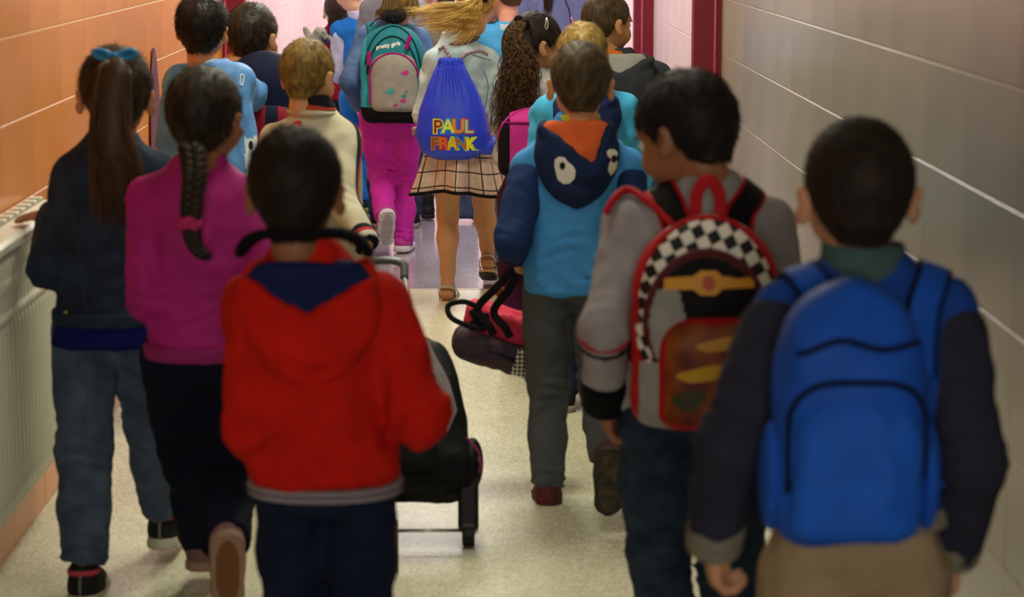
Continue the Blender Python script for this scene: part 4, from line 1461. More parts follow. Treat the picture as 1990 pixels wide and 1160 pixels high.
# ---------- rolling bag pulled behind him
br = Thing('rolling_bag', (W(955, 700, 6.22).x, 6.22, 0), 'red and brown wheeled bag with black straps pulled by the boy in the blue hoodie', 'bag')
BL = lambda px, py, dy=0: A(br.inv @ W(px, py, 6.22 + dy))
c_l, c_r = BL(892, 640, .0), BL(1090, 700, .0)
ax = unit(c_r - c_l); M = Matrix(((ax[0], 0, -ax[2], 0), (ax[1], 1, 0, 0), (ax[2], 0, ax[0], 0), (0, 0, 0, 1)))
mid = BL(985, 656)
MM = Tr(mid) @ M @ Matrix.Scale(1.12, 4)
brown = mat('striped brown cloth', '#4a3434', .8, .4, 200, 0, 3, .2, col2='#2a2840', stretch=(1, 1, 40))
rd = fab('#c0304a', 'raspberry cloth', var=.12, rough=.6)
f = Fld().box(MM @ Vector((0, 0, -.038)), (.162, .095, .051), MM, rnd=.046); f.fold(.003, 40, 3)
mesh_pat = mat('white mesh', '#c9c2b0', .7)
ntm = mesh_pat.node_tree; tcm = ntm.nodes.new('ShaderNodeTexCoord'); cxm = ntm.nodes.new('ShaderNodeTexChecker'); cxm.inputs['Scale'].default_value = 120
cxm.inputs['Color1'].default_value = lin('#c4bda8'); cxm.inputs['Color2'].default_value = lin('#25221e')
mpm = ntm.nodes.new('ShaderNodeMapping'); mpm.inputs['Rotation'].default_value = (0, .75, 0); mpm.inputs['Scale'].default_value = (1, .02, 1)
ntm.links.new(tcm.outputs['Object'], mpm.inputs['Vector']); ntm.links.new(mpm.outputs['Vector'], cxm.inputs['Vector']); ntm.links.new(cxm.outputs['Color'], ntm.nodes['Principled BSDF'].inputs['Base Color'])
v, q = f.mesh(.005)
Mi = np.array(MM.inverted()); c = faces_of(q, v) @ Mi[:3, :3].T + Mi[:3, 3]
mi = np.where((c[:, 0] > .032) & (c[:, 1] < .05) & (c[:, 2] < -.004), 1, 0)
br.add('base_body', v, q, [brown, mesh_pat], midx=mi)
f = Fld().box(MM @ Vector((.005, .01, .030)), (.150, .084, .046), MM, rnd=.032, k=.0); f.fold(.006, 30, 5)
f.crease(MM @ Vector((-.04, -.06, .03)), (1, 0, .6), .03, .004, .06)
v, q = f.mesh(.005); br.add('top_body', v, q, rd); tb = bvh((v, q))
bz = bvh(Fld().box(MM @ Vector((0, 0, -.038)), (.162, .095, .051), MM, rnd=.046).mesh(.006))
blk3 = fab('#17181a', 'black webbing')
path, N = hug([A(MM @ Vector((x, y_, -.036))) for x, y_ in [(-.09, .07), (-.15, .0), (-.13, -.08), (-.05, -.09), (.03, -.09)]], bz, .001)
v, f_ = sweep(spline(path, 30), .008, .003, n=6); br.add('zip', v, f_, blk3)
hnd = A(br.inv @ (sb.M @ Vector(sb.J['wrl'] + sb.J['fdl'] * .05)))
for o1, o2 in (((-.095, -.07, .060), 0), ((-.055, -.07, .066), .012)):
    s0 = A(MM @ Vector(o1))
    pth = spline([hnd + A((o2, 0, 0)), hnd * .5 + s0 * .5 + A((.0 + o2, 0, .0)), s0, s0 + A((.03, -.03, -.04)), s0 + A((.045, -.02, -.07))], 30)
    v, f_ = sweep(pth, .012, .0025, (0, -1, .1), n=6); br.add('strap', v, f_, blk3)
lp = spline([A(MM @ Vector(q)) for q in ((-.09, -.05, .06), (-.13, -.06, .065), (-.165, -.06, .045), (-.15, -.075, .02), (-.10, -.085, .015), (-.06, -.085, .02))], 30)
v, f_ = sweep(lp, .008, .003, (.2, -1, .2), n=6); br.add('carry_loop', v, f_, blk3)
for q0, q1 in (((-.115, -.06, .05), (-.06, -.088, -.0)), ((-.06, -.08, .06), (-.11, -.088, -.0))):
    path, N = hug(spline([A(MM @ Vector(q0)), A(MM @ Vector(((q0[0] + q1[0]) / 2, -.09, .03))), A(MM @ Vector(q1))], 14), tb, .002)
    v, f_ = sweep(path, .009, .002, N, n=6); br.add('cross_strap', v, f_, blk3)
wh = Thing('charm', tuple(W(973, 566, 6.15)), 'small orange furry charm hanging near the straps of the wheeled bag', 'charm')
rs = np.random.RandomState(2); d = rs.normal(size=(260, 3)); d /= np.linalg.norm(d, axis=1)[:, None]
C = d[:, None] * np.linspace(0, .017, 4)[None, :, None] * (.7 + .5 * rs.rand(260, 1, 1))
v, f_ = strands(C, [.0022, .002, .0016, .0006]); tu = wh.add('fur_tuft', v, f_, mat('orange fur', '#b5651c', .8, 0))
v, f_ = sweep(spline([(0, 0, 0), (.005, 0, .03), (.012, -.03, .07)], 8), .0012, n=4); wh.add('cord', v, f_, blk3)
# wheels of the bag near the boy's far leg
for dx in (-.05, .05):
    pass
f = Fld().cone((0, -.008, 0), (0, .008, 0), .022, .022, .0)
# ---------- boy in the cream jacket
p = Person('child', 615, 6.4, 1.215, 'fair-haired boy in a cream jacket with navy and red sleeve stripe pulling the grey handle', py=350, res=.0075)
p.pose(head=(598, 80, .0), headrot=(-22, 4, 0), hs=.95, sho=(.0, 0), shw=.112, hipz=.6, hip=(.02, 0),
       arms={'l': dict(hand=p.L(530, 480, .1), elbow=p.L(515, 380, -.05)),
             'r': dict(hand=p.L(710, 470, -.27), elbow=p.L(650, 400, -.14), dir=(.12, -.25, -.9), palm=(-1, .2, 0), curl=.95, shoulder=p.L(668, 268, 0))})
p.body('#c48f66')
p.haircap('#5a4520', '#8c7038', .008, nape=-.058, strands_n=5200, slen=.013, sr=.0007, lift=.45, rough=.5)
cr_ = fab('#b9b39c', 'cream twill', var=.06)
p.top(cr_, 'jacket', hem=.47, w=.126, d=.100, sl=(.047, .042, .037), seed=13, amp=.004)
for nm, m_, t_, w_ in (('navy_stripe', fab('#182238', 'navy tape'), .03, .011), ('red_stripe', fab('#b03426', 'red tape'), .9, .006)):
    sh, el, wr = p.J['shr'], p.J['elr'], p.J['wrr']
    o_ = A((.035, .0, .035)) if nm == 'navy_stripe' else A((.048, .012, .022))
    pth = spline([np.append(p.c(p.shz), .80 * p.h) + A((.04, .0, .02)), sh + o_ * 1.4, el + A((.06, -.01, .01)) * (1 if nm == 'navy_stripe' else 1.2), wr + A((.05, 0, 0))], 30)
    path, N = hug(pth, p.bv, .0015)
    v, f_ = sweep(path, w_, .0015, N, n=6); p.add(nm, v, f_, m_)
p.collar(fab('#1c1c22', 'black ribbed collar'), r=.058, hgt=.032, z=.860); p.collar(fab('#a8402c', 'red collar edge'), r=.062, hgt=.006, z=.858, name='collar_stripe')
p.collar(cr_, r=.067, hgt=.004, z=.848, name='collar_base')
p.cuffs(fab('#1a1a26', 'dark striped cuff'), .034, grow=.002); p.cuffs(fab('#a02c2c', 'red cuff line'), .006, grow=.003, back=.012, name='cuff_stripe'); p.cuffs(fab('#b0aaa0', 'white cuff line'), .007, grow=.003, back=.002, name='cuff_stripe')
cc = p.L(573, 244, -.1)
V, F = decal(blob2d([(-.016, -.006), (-.010, .003), (-.002, .009), (.010, .011), (.016, .008), (.017, -.004), (.010, -.010), (.006, -.005), (.0, .0), (-.008, .0)], 2), (cc[0], 0, cc[2]), (1, 0, 0), (0, 0, 1), p.bv, .002, (0, 1, 0))
p.add('emblem', V, F, mat('red emblem', '#c02a18', .7))
p.pants(fab('#1a1d28', 'navy trouser'), r=(.074, .054, .046)); p.shoes(fab('#222222', 'dark shoe 2'), mat('rubber grey', '#8a8478', .7))
cb = p
# ---------- the trolley bag he pulls
hw = cb.M @ Vector(cb.J['wrr'] + cb.J['fdr'] * .062 * cb.k)
tr = Thing('trolley_bag', (W(815, 1060, 5.55).x, 5.55, 0), 'black wheeled school trolley with a grey side panel behind the red sweatshirt boy', 'trolley bag')
TL = lambda v_: A(tr.inv @ Vector(v_))
metal = mat('aluminium', '#b9bbb4', .3, spec=.5, metal=.6); dk = mat('dark plastic', '#4a4d4c', .45); bk = fab('#0b0b0e', 'black nylon 2', rough=.6)
hd = TL(hw); e0 = TL(W(745, 506, 6.10)); e1 = TL(W(782, 512, 6.09)); e2 = TL(W(786, 540, 6.06))
v, f_ = sweep(spline([hd + A((-.05, 0, .0)), hd + A((.0, 0, .003)), e0, e1, e2], 30), .012, .009, (0, -.3, 1), n=8)
tr.add('pull_handle', v, f_, dk)
base = TL(W(876, 985, 5.60))
v, f_ = sweep(np.array([e2 + (base - e2) * t for t in np.linspace(0, .95, 6)]), .0075, n=8); tr.add('telescopic_rod', v, f_, metal)
sh_ = A((-.12, 0, 0))
v, f_ = sweep(np.array([e2 + sh_ + (base - e2) * t for t in np.linspace(-.0, .95, 6)]), .0075, n=8); tr.add('telescopic_rod', v, f_, metal)
up = unit(e2 - base); rt_ = A((1, 0, 0)); nrm_ = unit(np.cross(rt_, up))
B = Matrix(((rt_[0], nrm_[0], up[0], 0), (rt_[1], nrm_[1], up[1], 0), (rt_[2], nrm_[2], up[2], 0), (0, 0, 0, 1)))
org = base + A((-.060, 0, 0))
MB = Tr(org) @ B
f = Fld(); pack_shape(f, (0, 0, 0), .135, .47, .085, .35, M if False else 3.2, R=None) if False else None
f = Fld()
f.loft([(0, 0, .07, .125, .065), (.06, 0, .08, .135, .08), (.30, 0, .085, .140, .085), (.42, 0, .075, .130, .065), (.47, 0, .06, .08, .04)], n=3.2, M=MB, rnd=.02)
f.fold(.004, 26, 4)
sdn = -1 if (MB @ Vector((0, .1, 0)) - MB @ Vector((0, 0, 0))).z < 0 else 1
v, q = f.mesh(.0065); tr.add('bag_body', v, q, bk); tbv = bvh((v, q))
f = Fld().loft([(.02, -.04, .145, .08, .03), (.10, -.04, .155, .085, .04), (.22, -.04, .15, .08, .03), (.25, -.04, .14, .06, .01)], n=3, M=MB, rnd=.015)
v, q = f.mesh(.006); tr.add('front_pocket', v, q, bk)
sdn0 = 1
def TB(x, y, z): return A(MB @ Vector((x, y, z)))
V, F = decal(blob2d([(.045, .43), (.080, .42), (.108, .28), (.114, .20), (.078, .13), (.055, .20)], 4), org, rt_, up, tbv, .003, -nrm_ * sdn0)
tr.add('side_panel', V, F, fab('#6f6a6c', 'warm grey panel'), label='grey front panel')
v, q = Fld().ell(TB(.128, .08, .08), (.03, .06, .07), MB).mesh(.005); tr.add('side_pocket', v, q, bk)
for z_, c_, w_ in ((.055, '#5a5560', .004),):
    pth = [TB(.142, .0, z_ + .05), TB(.146, .08, z_ + .02), TB(.142, .16, z_)]
    v, f_ = sweep(spline(pth, 12), w_, n=6); tr.add('piping', v, f_, mat('piping grey', c_, .6))
v, f_ = sweep(spline([TB(.12, .19, .10), TB(.145, .17, .06), TB(.14, .12, .035)], 12), .003, n=6); tr.add('piping', v, f_, mat('piping magenta', '#8a1a5c', .6))
for sg in (-1, 1):
    f = Fld().box(A((org[0] + sg * .105, -.01, .105)), (.026, .034, .068), Rot(-.4, 0, 0), rnd=.010)
    v, q = f.mesh(.005); tr.add('wheel_housing', v, q, mat('black plastic', '#0d0d0e', .4))
for x_, yy in ((.105, 0), (-.105, .0)):
    cxw = A((org[0] + x_, -.02, .041))
    f = Fld().cone(cxw + A((-.016, 0, 0)), cxw + A((.016, 0, 0)), .040, .040, .0); f.cut(cxw + A((.016, 0, 0)), (1, 0, 0)); f.cut(cxw - A((.016, 0, 0)), (-1, 0, 0))
    f.cone(cxw + A((-.02, 0, 0)), cxw + A((-.004, 0, 0)), .022, .018, .002, 's')
    v, q = f.mesh(.0045); o_ = tr.add('wheel', v, q, mat('black rubber', '#0c0c0c', .5))
    f = Fld().cone(cxw + A((-.006, 0, 0)), cxw + A((.013, 0, 0)), .012, .012, .0); v, q = f.mesh(.004); tr.add('hub', v, q, metal, parent=o_)
v, f_ = sweep(A([(org[0] + .10, -.02, .041), (org[0] - .10, -.02, .041)]), .005, n=6); tr.add('axle', v, f_, metal)
# ---------- wooden-legged thing at the lower edge: skateboard-like board strapped under the trolley
bd = Thing('wooden_slat', (W(766, 1130, 5.3).x, 5.3, 0), 'narrow varnished wooden slat with a black grip beside the red sweatshirt boy', 'slat')
bv2, bf2 = chbox(.022, .03, .13, .004); bd.add('slat', bv2 + A((0, 0, .065)), bf2, mat('varnished wood', '#8a5a2a', .4, .2, 60, 0, 30, .4, col2='#5a3617', stretch=(1, 1, .1)), smooth=False)
f = Fld().ell((-.04, .0, .05), (.03, .05, .045)); f.fold(.004, 60, 2); v, q = f.mesh(.005); bd.add('grip', v, q, mat('dark green grip', '#1c2014', .6, .3, 60, 0, 30, .3, col2='#0c0c0a'))

# ---------- jersey boy
p = Person('child', 410, 7.0, 1.325, 'dark-haired boy in a light blue football jersey with an arm around his neighbour', py=300, res=.0075)
p.pose(head=(392, -6, .0), headrot=(-6, 0, 3), hs=.95, sho=(.0, 0), shw=.115, lean=0,
       arms={'l': dict(hand=p.L(340, 300, .2), elbow=p.L(325, 268, -.06), shoulder=p.L(352, 165, 0), dir=(0, .8, -.3)),
             'r': dict(hand=p.L(488, 117, .385), elbow=p.L(520, 290, .16), dir=(-.75, .1, .10), palm=(0, .3, -1), curl=.35, shoulder=p.L(458, 160, 0))})
p.body('#b98058', bare=2)
p.haircap('#0c0a0a', '#221a15', .014, nape=-.066, strands_n=5200, slen=.022, sr=.0008, lift=.35, rough=.4)
jb = mat('jersey blue', '#4f86c4', .55, .2, 300, .08, 14, .4)
def jersey(c):
    return np.where((np.abs(c[:, 0] - .135) < .022) & (np.abs(c[:, 2] - .80) < .30) & (c[:, 2] < .90) & (c[:, 0] > .10), 1, 0)
p.top([jb, mat('jersey white', '#c3ccd4', .6)], 'jersey', hem=.47, w=.128, d=.100, hemw=.142, sleeve=.46, sl=(.050, .047, .045), seed=17, amp=.006, midf=jersey)
p.pants(fab('#20263c', 'navy shorts'), r=(.074, .054, .046)); p.shoes(fab('#222222', 'dark shoe 2'), mat('rubber grey', '#8a8478', .7))
cc = p.L(402, 122, -.1)
def arctext(s, size, cc, rad, bend, m, name, tree, P, rot=0., off=.0015):
    V, F = text2d(s, size, .0006)
    for i in range(len(V)):
        x, y = V[i]; V[i] = (x * math.cos(rot) - y * math.sin(rot), y * math.cos(rot) + x * math.sin(rot) - bend * x * x)
    V, F = decal((V, F), (cc[0], 0, cc[2]), (1, 0, 0), (0, 0, 1), tree, off, (0, 1, 0))
    return P.add(name, V, F, m)
arctext('OSASUNA', .019, cc, 0, 4, mat('jersey lettering', '#c9d6e8', .6), 'jersey_lettering', p.bv, p, rot=.28)
V, F = decal(blob2d([(.006 * math.cos(t), .014 * math.sin(t)) for t in np.linspace(0, 6.28, 14)[:-1]], 1), (p.L(488, 285, -.1)[0] * .96, 0, p.L(488, 285, -.1)[2]), (1, 0, 0), (0, 0, 1), p.bv, .002, (0, 1, 0)); p.add('jersey_tag', V, F, mat('black tag', '#14161c', .6))
cc = p.L(508, 133, .05)
a_ = np.linspace(0, 6.283, 22)[:-1]
rg = A([(cc[0] + .013 * math.cos(t), cc[1] - .2, cc[2] + .015 * math.sin(t)) for t in a_])
rg = A([(lambda h: A(h[0]) + A(h[1]) * .001)(p.bv.find_nearest(Vector(q))) for q in rg])
v, f_ = sweep(rg, .0022, n=5, closed=True); p.add('sleeve_emblem', v, f_, mat('emblem white', '#c8d0dc', .5))
js = p
# ---------- boy with the striped club backpack
p = Person('child', 498, 7.45, 1.28, 'short-haired boy in a navy top with the jersey boy\'s hand on his shoulder', py=250, res=.008)
p.pose(head=(491, 10, .0), headrot=(-22, 0, 0), hs=1.02, sho=(.0, 0), shw=.112)
p.body('#a87450')
p.haircap('#15100d', '#33281c', .009, nape=-.060, strands_n=4200, slen=.014, sr=.0008, lift=.4, rough=.45, crown=(.0, -.06, .085))
p.top(fab('#161d38', 'navy jersey top'), 'sweatshirt', hem=.47, seed=19)
p.collar(fab('#0f1018', 'black stand collar'), r=.056, hgt=.028, z=0.835); p.pants(fab('#1a1d28', 'navy trouser')); p.shoes(fab('#222222', 'dark shoe 2'), mat('rubber grey', '#8a8478', .7))
bc = p.L(515, 300, -.22)
b = Pack(p, 'navy backpack with garnet stripes and yellow letters on the boy in navy', (bc[0], -.165, bc[2]), name='school_backpack')
nv2 = fab('#0f1530', 'midnight nylon', rough=.6); gar = fab('#7c1428', 'garnet nylon', rough=.6)
f = Fld(); pack_shape(f, (0, 0, 0), .135, .33, .075, .5); b.shape('main_body', f, nv2, keep=True)
f = Fld(); pack_shape(f, (0, -.05, 0), .110, .175, .045, .55); b.shape('front_pocket', f, [nv2, gar], midf=lambda c: np.where((np.sin((c[:, 0] + .033) * 2 * math.pi / .078) > .15) & (c[:, 2] < .165), 1, 0), res=.004)
fb = bvh(f.mesh(.006))
V, F = text2d('BARCIK', .030, .001); V, F = decal((V, F), (-.033, 0, .022), (1, 0, 0), (0, 0, 1), fb, .0015, (0, 1, 0)) if False else decal(text2d('IK', .034, .0012), (-.052, 0, .006), (1, 0, 0), (0, 0, 1), fb, .0015, (0, 1, 0))
b.add('yellow_lettering', V, F, mat('yellow letters', '#d0a81c', .6))
pv = b.bv; b.bv = fb
b.line([(-.106 * math.cos(t), .075 + .10 * math.sin(t)) for t in np.linspace(-.1, math.pi + .1, 18)], .003, mat('steel blue piping', '#3a4270', .6), 'piping', off=0)
b.bv = pv
straps(b, p, nv2, w=.022, xs=.05, edge=gar)
# ================================================================== far rows
# ---------- girl with the drawstring bag
p = Person('child', 888, 9.3, 1.30, 'blonde girl in a pale denim jacket and chequered skirt with bare legs and sandals', py=250, res=.0075)
p.pose(head=(928, -44, .02), headrot=(-12, 0, 0), hs=1.0, sho=(.0, 0), shw=.108, lean=.0, hip=(.024, 0),
       arms={'l': dict(hand=p.L(835, 250, .18), elbow=p.L(828, 190, -.03), shoulder=p.L(846, 118, 0)),
             'r': dict(hand=p.L(965, 250, .16), elbow=p.L(962, 200, -.03), shoulder=p.L(944, 118, 0))},
       legs={'l': dict(ankle=p.L(870, 553, .02), knee=p.L(876, 420, .4), yaw=-6), 'r': dict(ankle=p.L(950, 520, .33), knee=p.L(948, 420, .6), yaw=-4, pitch=18)})
p.body('#ad7e58', bare=1)
pd = mat('pale denim', '#8aa0a8', .85, .4, 500, 0, 16, .2, col2='#b2c6cb')
p.top(pd, 'denim_jacket', hem=.60, w=.118, d=.095, sl=(.047, .044, .038), seed=21, amp=.004)
p.hemband(pd, .03); p.collar(mat('taupe collar', '#57504a', .9, .3, 300), r=.062, hgt=.022, z=0.825)
for pts in ([(940, 135), (948, 160), (946, 190), (938, 220)], [(918, 105), (935, 110), (955, 116)], [(846, 135), (842, 165), (842, 195)]):
    pth = []
    for x, y_ in spline([(a, b_, 0) for a, b_ in pts], 14)[:, :2]:
        q = p.L(x, y_, 0); h_ = p.bv.ray_cast(Vector((q[0], -.5, q[2])), Vector((0, 1, 0)))[0]
        if h_ is not None: pth.append(A(h_) + A((0, -.001, 0)))
    if len(pth) > 2:
        v, f_ = sweep(pth, .0016, n=4); p.add('seam', v, f_, mat('denim seam', '#4d5a62', .8))
# skirt with a window-pane check
sk = mat('champagne check', '#b59f90', .42, .5, 240, .08, 40, .5, metal=.1)
nt = sk.node_tree; b_ = nt.nodes['Principled BSDF']; lnk = [l for l in nt.links if l.to_socket == b_.inputs['Base Color']][0]; src = lnk.from_socket
tc = nt.nodes.new('ShaderNodeTexCoord'); sp = nt.nodes.new('ShaderNodeSeparateXYZ'); nt.links.new(tc.outputs['UV'], sp.inputs[0])
def line_mask(sock, n):
    a = nt.nodes.new('ShaderNodeMath'); a.operation = 'MULTIPLY'; a.inputs[1].default_value = n; nt.links.new(sock, a.inputs[0])
    b = nt.nodes.new('ShaderNodeMath'); b.operation = 'FRACT'; nt.links.new(a.outputs[0], b.inputs[0])
    c = nt.nodes.new('ShaderNodeMath'); c.operation = 'LESS_THAN'; c.inputs[1].default_value = .085; nt.links.new(b.outputs[0], c.inputs[0])
    return c.outputs[0]
m1, m2 = line_mask(sp.outputs[0], 22), line_mask(sp.outputs[1], 5.4)
mx = nt.nodes.new('ShaderNodeMath'); mx.operation = 'MAXIMUM'; nt.links.new(m1, mx.inputs[0]); nt.links.new(m2, mx.inputs[1])
mc = nt.nodes.new('ShaderNodeMix'); mc.data_type = 'RGBA'; nt.links.new(mx.outputs[0], mc.inputs[0]); nt.links.new(src, mc.inputs[6]); mc.inputs[7].default_value = lin('#15110f')
nt.links.new(mc.outputs[2], b_.inputs['Base Color'])
NA, NZ = 180, 24
zt, zb = .62 * p.h, .462
V, F, UV = [], [], []
cxs, cys = p.c(.5 * p.h)
for j in range(NZ + 1):
    t = j / NZ
    for i in range(NA):
        a = 2 * math.pi * i / NA
        fl = (t ** 1.3) * (.15 * math.sin(7 * a + 1.2) + .07 * math.sin(12 * a + 2.2 * t + .5))
        rx = (.112 + .088 * t ** .9) * (1 + fl); ry = (.095 + .075 * t ** .9) * (1 + fl)
        dz = .012 * t * math.sin(3 * a + 1)
        V.append((cxs + rx * math.cos(a), cys + ry * math.sin(a), zt + (zb - zt) * t + dz))
for j in range(NZ):
    for i in range(NA):
        i2 = (i + 1) % NA
        F.append((j * NA + i, (j + 1) * NA + i, (j + 1) * NA + i2, j * NA + i2))
so = p.add('skirt', V, F, sk)
uv = so.data.uv_layers.new(name='uv')
for j in range(NZ):
    for i in range(NA):
        fi = (j * NA + i) * 4
        for kk_, (ii, jj) in enumerate(((i, j), (i, j + 1), (i + 1, j + 1), (i + 1, j))):
            uv.data[fi + kk_].uv = (ii / NA, jj / NZ)
md = so.modifiers.new('thick', 'SOLIDIFY'); md.thickness = .003
v, f_ = sweep(V[NZ * NA:(NZ + 1) * NA], .004, .007, n=6, closed=True); p.add('skirt_hem', v, f_, fab('#100e0f', 'black binding'), parent=so)
# sandals
for sd in 'lr':
    M = p.J['fm' + sd]
    f = Fld().cone((0, -.024, -.066), (0, .035, -.066), .036, .033, .01).cone((0, .035, -.066), (0, .10, -.066), .033, .036, .02)
    f.cut((0, 0, -.076), (0, 0, -1)); f.cut((0, 0, -.058), (0, 0, 1), .002)
    v, q = f.mesh(.0045); o = p.add('sandal', xf((v, q), M)[0], q, [mat('tan insole', '#a88a5c', .6), mat('black outsole', '#15120f', .6)], midx=(faces_of(q, v)[:, 2] < -.070).astype(int))
    gm = mat('silver strap', '#a6a494', .35, .2, 200, metal=.3)
    for pts, w_ in (([(-.031, .0, -.055), (-.033, -.02, -.02), (-.02, -.045, -.004), (0, -.055, .0), (.02, -.045, -.004), (.033, -.02, -.02), (.031, .0, -.055)], .0075),
                    ([(-.030, .0, -.02), (-.024, .03, -.004), (0, .035, .0), (.024, .03, -.004), (.030, .0, -.02)], .006),
                    ([(-.036, .05, -.06), (-.03, .055, -.03), (0, .06, -.018), (.03, .055, -.03), (.036, .05, -.06)], .010),
                    ([(-.037, .085, -.06), (-.03, .088, -.04), (0, .09, -.03), (.03, .088, -.04), (.037, .085, -.06)], .008)):
        v, f_ = sweep(xf((spline(pts, 18), None), M)[0], w_, .002, None if pts[0][1] > .01 else None, n=4); p.add('sandal_strap', v, f_, gm, parent=o)
# hair
p.haircap('#7a5c24', '#b5924a', .009, nape=-.050, strands_n=1800, slen=.02, sr=.0008, lift=.1, rough=.45)
R0 = lambda x, y_, d=-.10: p.L(x, y_, d)
gs = []
for ex, ey, mx_, my in ((778, 16, 850, 20), (784, 32, 850, 30), (800, 44, 855, 44), (822, 60, 868, 54), (850, 78, 885, 62), (872, 92, 900, 72), (898, 88, 915, 66), (918, 78, 932, 52), (840, 46, 880, 36), (788, 24, 850, 8), (815, 38, 862, 26), (868, 66, 895, 52)):
    gs.append([R0(940, -22, -.08), R0(932, -4, -.14), R0((925 + mx_) / 2 + 4, (4 + my) / 2 + 2, -.15), R0(mx_, my, -.14), R0(ex, ey, -.12)])
v, f_ = lock(gs, 1100, .015, m=16, seed=9, r=.0015, rootspread=.7, endspread=1.0, jit=.3, taper=.2)
p.add('ponytail', v, f_, mat('golden hair', '#a07a30', .45, .0, 100, 0, 40, .4, stretch=(.3, 1, 1.4), col2='#ecca78'))
p.add('hair_tie', *sweep(spline([R0(928, -10, -.075), R0(936, -5, -.12), R0(944, 0, -.08)], 10), .012, n=8), fab('#1c1a1c', 'black hair tie'))
gb = p
# drawstring bag
bc = p.L(880, 312, -.2)
b = Pack(p, 'blue drawstring bag with colourful lettering on the blonde girl\'s back', (bc[0], -.155, bc[2]), name='drawstring_bag', cat='drawstring bag')
royal = mat('royal satin', '#0830c4', .45, .15, 60, .06, 12, .5)
Hb = p.L(884, 112, -.16)[2] - bc[2]
f = Fld()
f.loft([(0, .0, 0, .075, .030), (.03, 0, -.005, .128, .052), (.10, 0, -.008, .152, .060), (.20, -.002, -.004, .133, .052), (.30, -.004, 0, .098, .040), (Hb - .045, -.006, .0, .062, .030), (Hb - .02, -.006, .0, .047, .024), (Hb, -.008, .005, .050, .028)], n=2.3, rnd=.015)
f.ell((.155, -.01, .055), (.045, .026, .032), Rot(0, -.5, 0), .025); f.ell((.190, -.01, .078), (.022, .016, .020), k=.015)
def pleat(P):
    a = P[..., 0] / np.interp(P[..., 2], [0, .1, .2, .3, Hb], [.1, .16, .14, .10, .05])
    return .005 * np.sin(a * 22 + 1.5 * np.sin(P[..., 2] * 20)) * np.clip((P[..., 2] - (Hb - .20)) / .16, 0, 1) + .003 * nzf(P * A((1, 1, .35)), 40, 5)
f.disp.append((pleat, None, None))
b.shape('bag_body', f, royal, res=.0045, keep=True)
cols = {'P': ('#c9c21e', '#7a1c20'), 'A': ('#2aa3b8', '#c8c81e'), 'U': ('#9a5a2a', '#c07a40'), 'L': ('#b8222e', '#7ac0a0'), 'F': ('#a8683a', '#8a4a22'), 'R': ('#b0222a', '#c8661e'), 'a': ('#b8c022', '#d0b020'), 'N': ('#2a9ac0', '#b04a2a'), 'K': ('#c4d41e', '#d8d818')}
def letters(word, keys, x0, z0, size, step):
    for i, (ch, kk_) in enumerate(zip(word, keys)):
        for bold, mi_, off in ((.0060, 0, .0014), (.0012, 1, .0026)):
            V, F = text2d(ch, size, bold)
            V = V - A((0, 0))
            V, F = decal((V, F), (x0 + i * step, 0, z0 - abs(i - 1.5) * .0015), (1, 0, 0), (0, 0, 1), b.bv, off, (0, 1, 0))
            b.add('letter', V, F, mat('letter %s %d' % (kk_, mi_), cols[kk_][mi_], .5), label='printed letter ' + ch.upper() if mi_ == 0 else None)
letters('PAUL', 'PAUL', -.060, .116, .074, .0415)
letters('FRANK', 'FRaNK', -.072, .050, .066, .0355)
cord = mat('pink grey cord', '#6a5560', .8, .8, 120, 0, 160, .2, col2='#b09aa0')
for pts in ([(884 + 12, 112), (925, 90), (945, 76), (962, 86)], [(870, 112), (858, 92), (848, 76), (838, 80)]):
    path = spline([tuple(p.L(x, y_, -.135)) for x, y_ in pts], 24)
    path, N = hug(path, p.bv, .006); path[0] = p.L(pts[0][0], pts[0][1], -.16)
    path[1] = (path[0] + path[2]) / 2
    v, f_ = sweep(path, .0062, n=7); b.add('cord', v, f_, cord, frame=p.M)
for px, py in ((808, 254), (956, 268)):
    c0 = p.L(px, py, -.14); s_ = Fld()
    for i in range(7):
        s_.ell(c0 + A((.010 * math.cos(i * .9), .01 * math.sin(i * .9), .010 * math.sin(i * 1.7))), (.009, .009, .011), k=.003)
    v, q = s_.mesh(.004); b.add('cord_knot', v, q, cord, frame=p.M)
v, f_ = sweep(spline([tuple(p.L(956, 268, -.13)), tuple(p.L(950, 240, -.12)), tuple(p.L(953, 215, -.09)), tuple(p.L(958, 190, -.06))], 14), .006, n=7); b.add('cord', v, f_, cord, frame=p.M)

# ---------- girl with the teal backpack
p = Person('child', 760, 10.65, 1.30, 'girl in a blue denim jacket and bright pink trousers lifting a white-soled shoe', py=250, res=.0085)
p.pose(head=(778, -46, .0), headrot=(0, 0, 0), hs=1.0, sho=(.0, 0), shw=.118, hipz=.66,
       arms={'l': dict(hand=p.L(700, 205, .05), elbow=p.L(690, 140, -.06), shoulder=p.L(712, 75, 0), dir=(.3, .4, -.7)),
             'r': dict(hand=p.L(825, 200, .1), elbow=p.L(836, 140, -.06), shoulder=p.L(812, 75, 0))},
       legs={'l': dict(ankle=p.L(748, 415, -.12), knee=p.L(738, 330, .4), pitch=62, yaw=12), 'r': dict(ankle=p.L(783, 458, .05), knee=p.L(790, 340, .4), yaw=-10)})
p.body('#b98a68')
p.haircap('#5c4422', '#86683a', .010, nape=-.05, strands_n=1200, slen=.02, sr=.001, lift=.1)
v, f_ = lock([[p.H(x, -.08, .03), p.H(x * 1.3, -.10, -.05), p.L(770 + x * 500, 22, -.12), p.L(770 + x * 520, 40, -.12)] for x in (-.07, -.04, 0, .04, .07)], 500, .018, m=12, seed=6, r=.0018)
p.add('long_hair', v, f_, hairm('#4c3a20', '#7c6238', (1, 1, .2), .5))
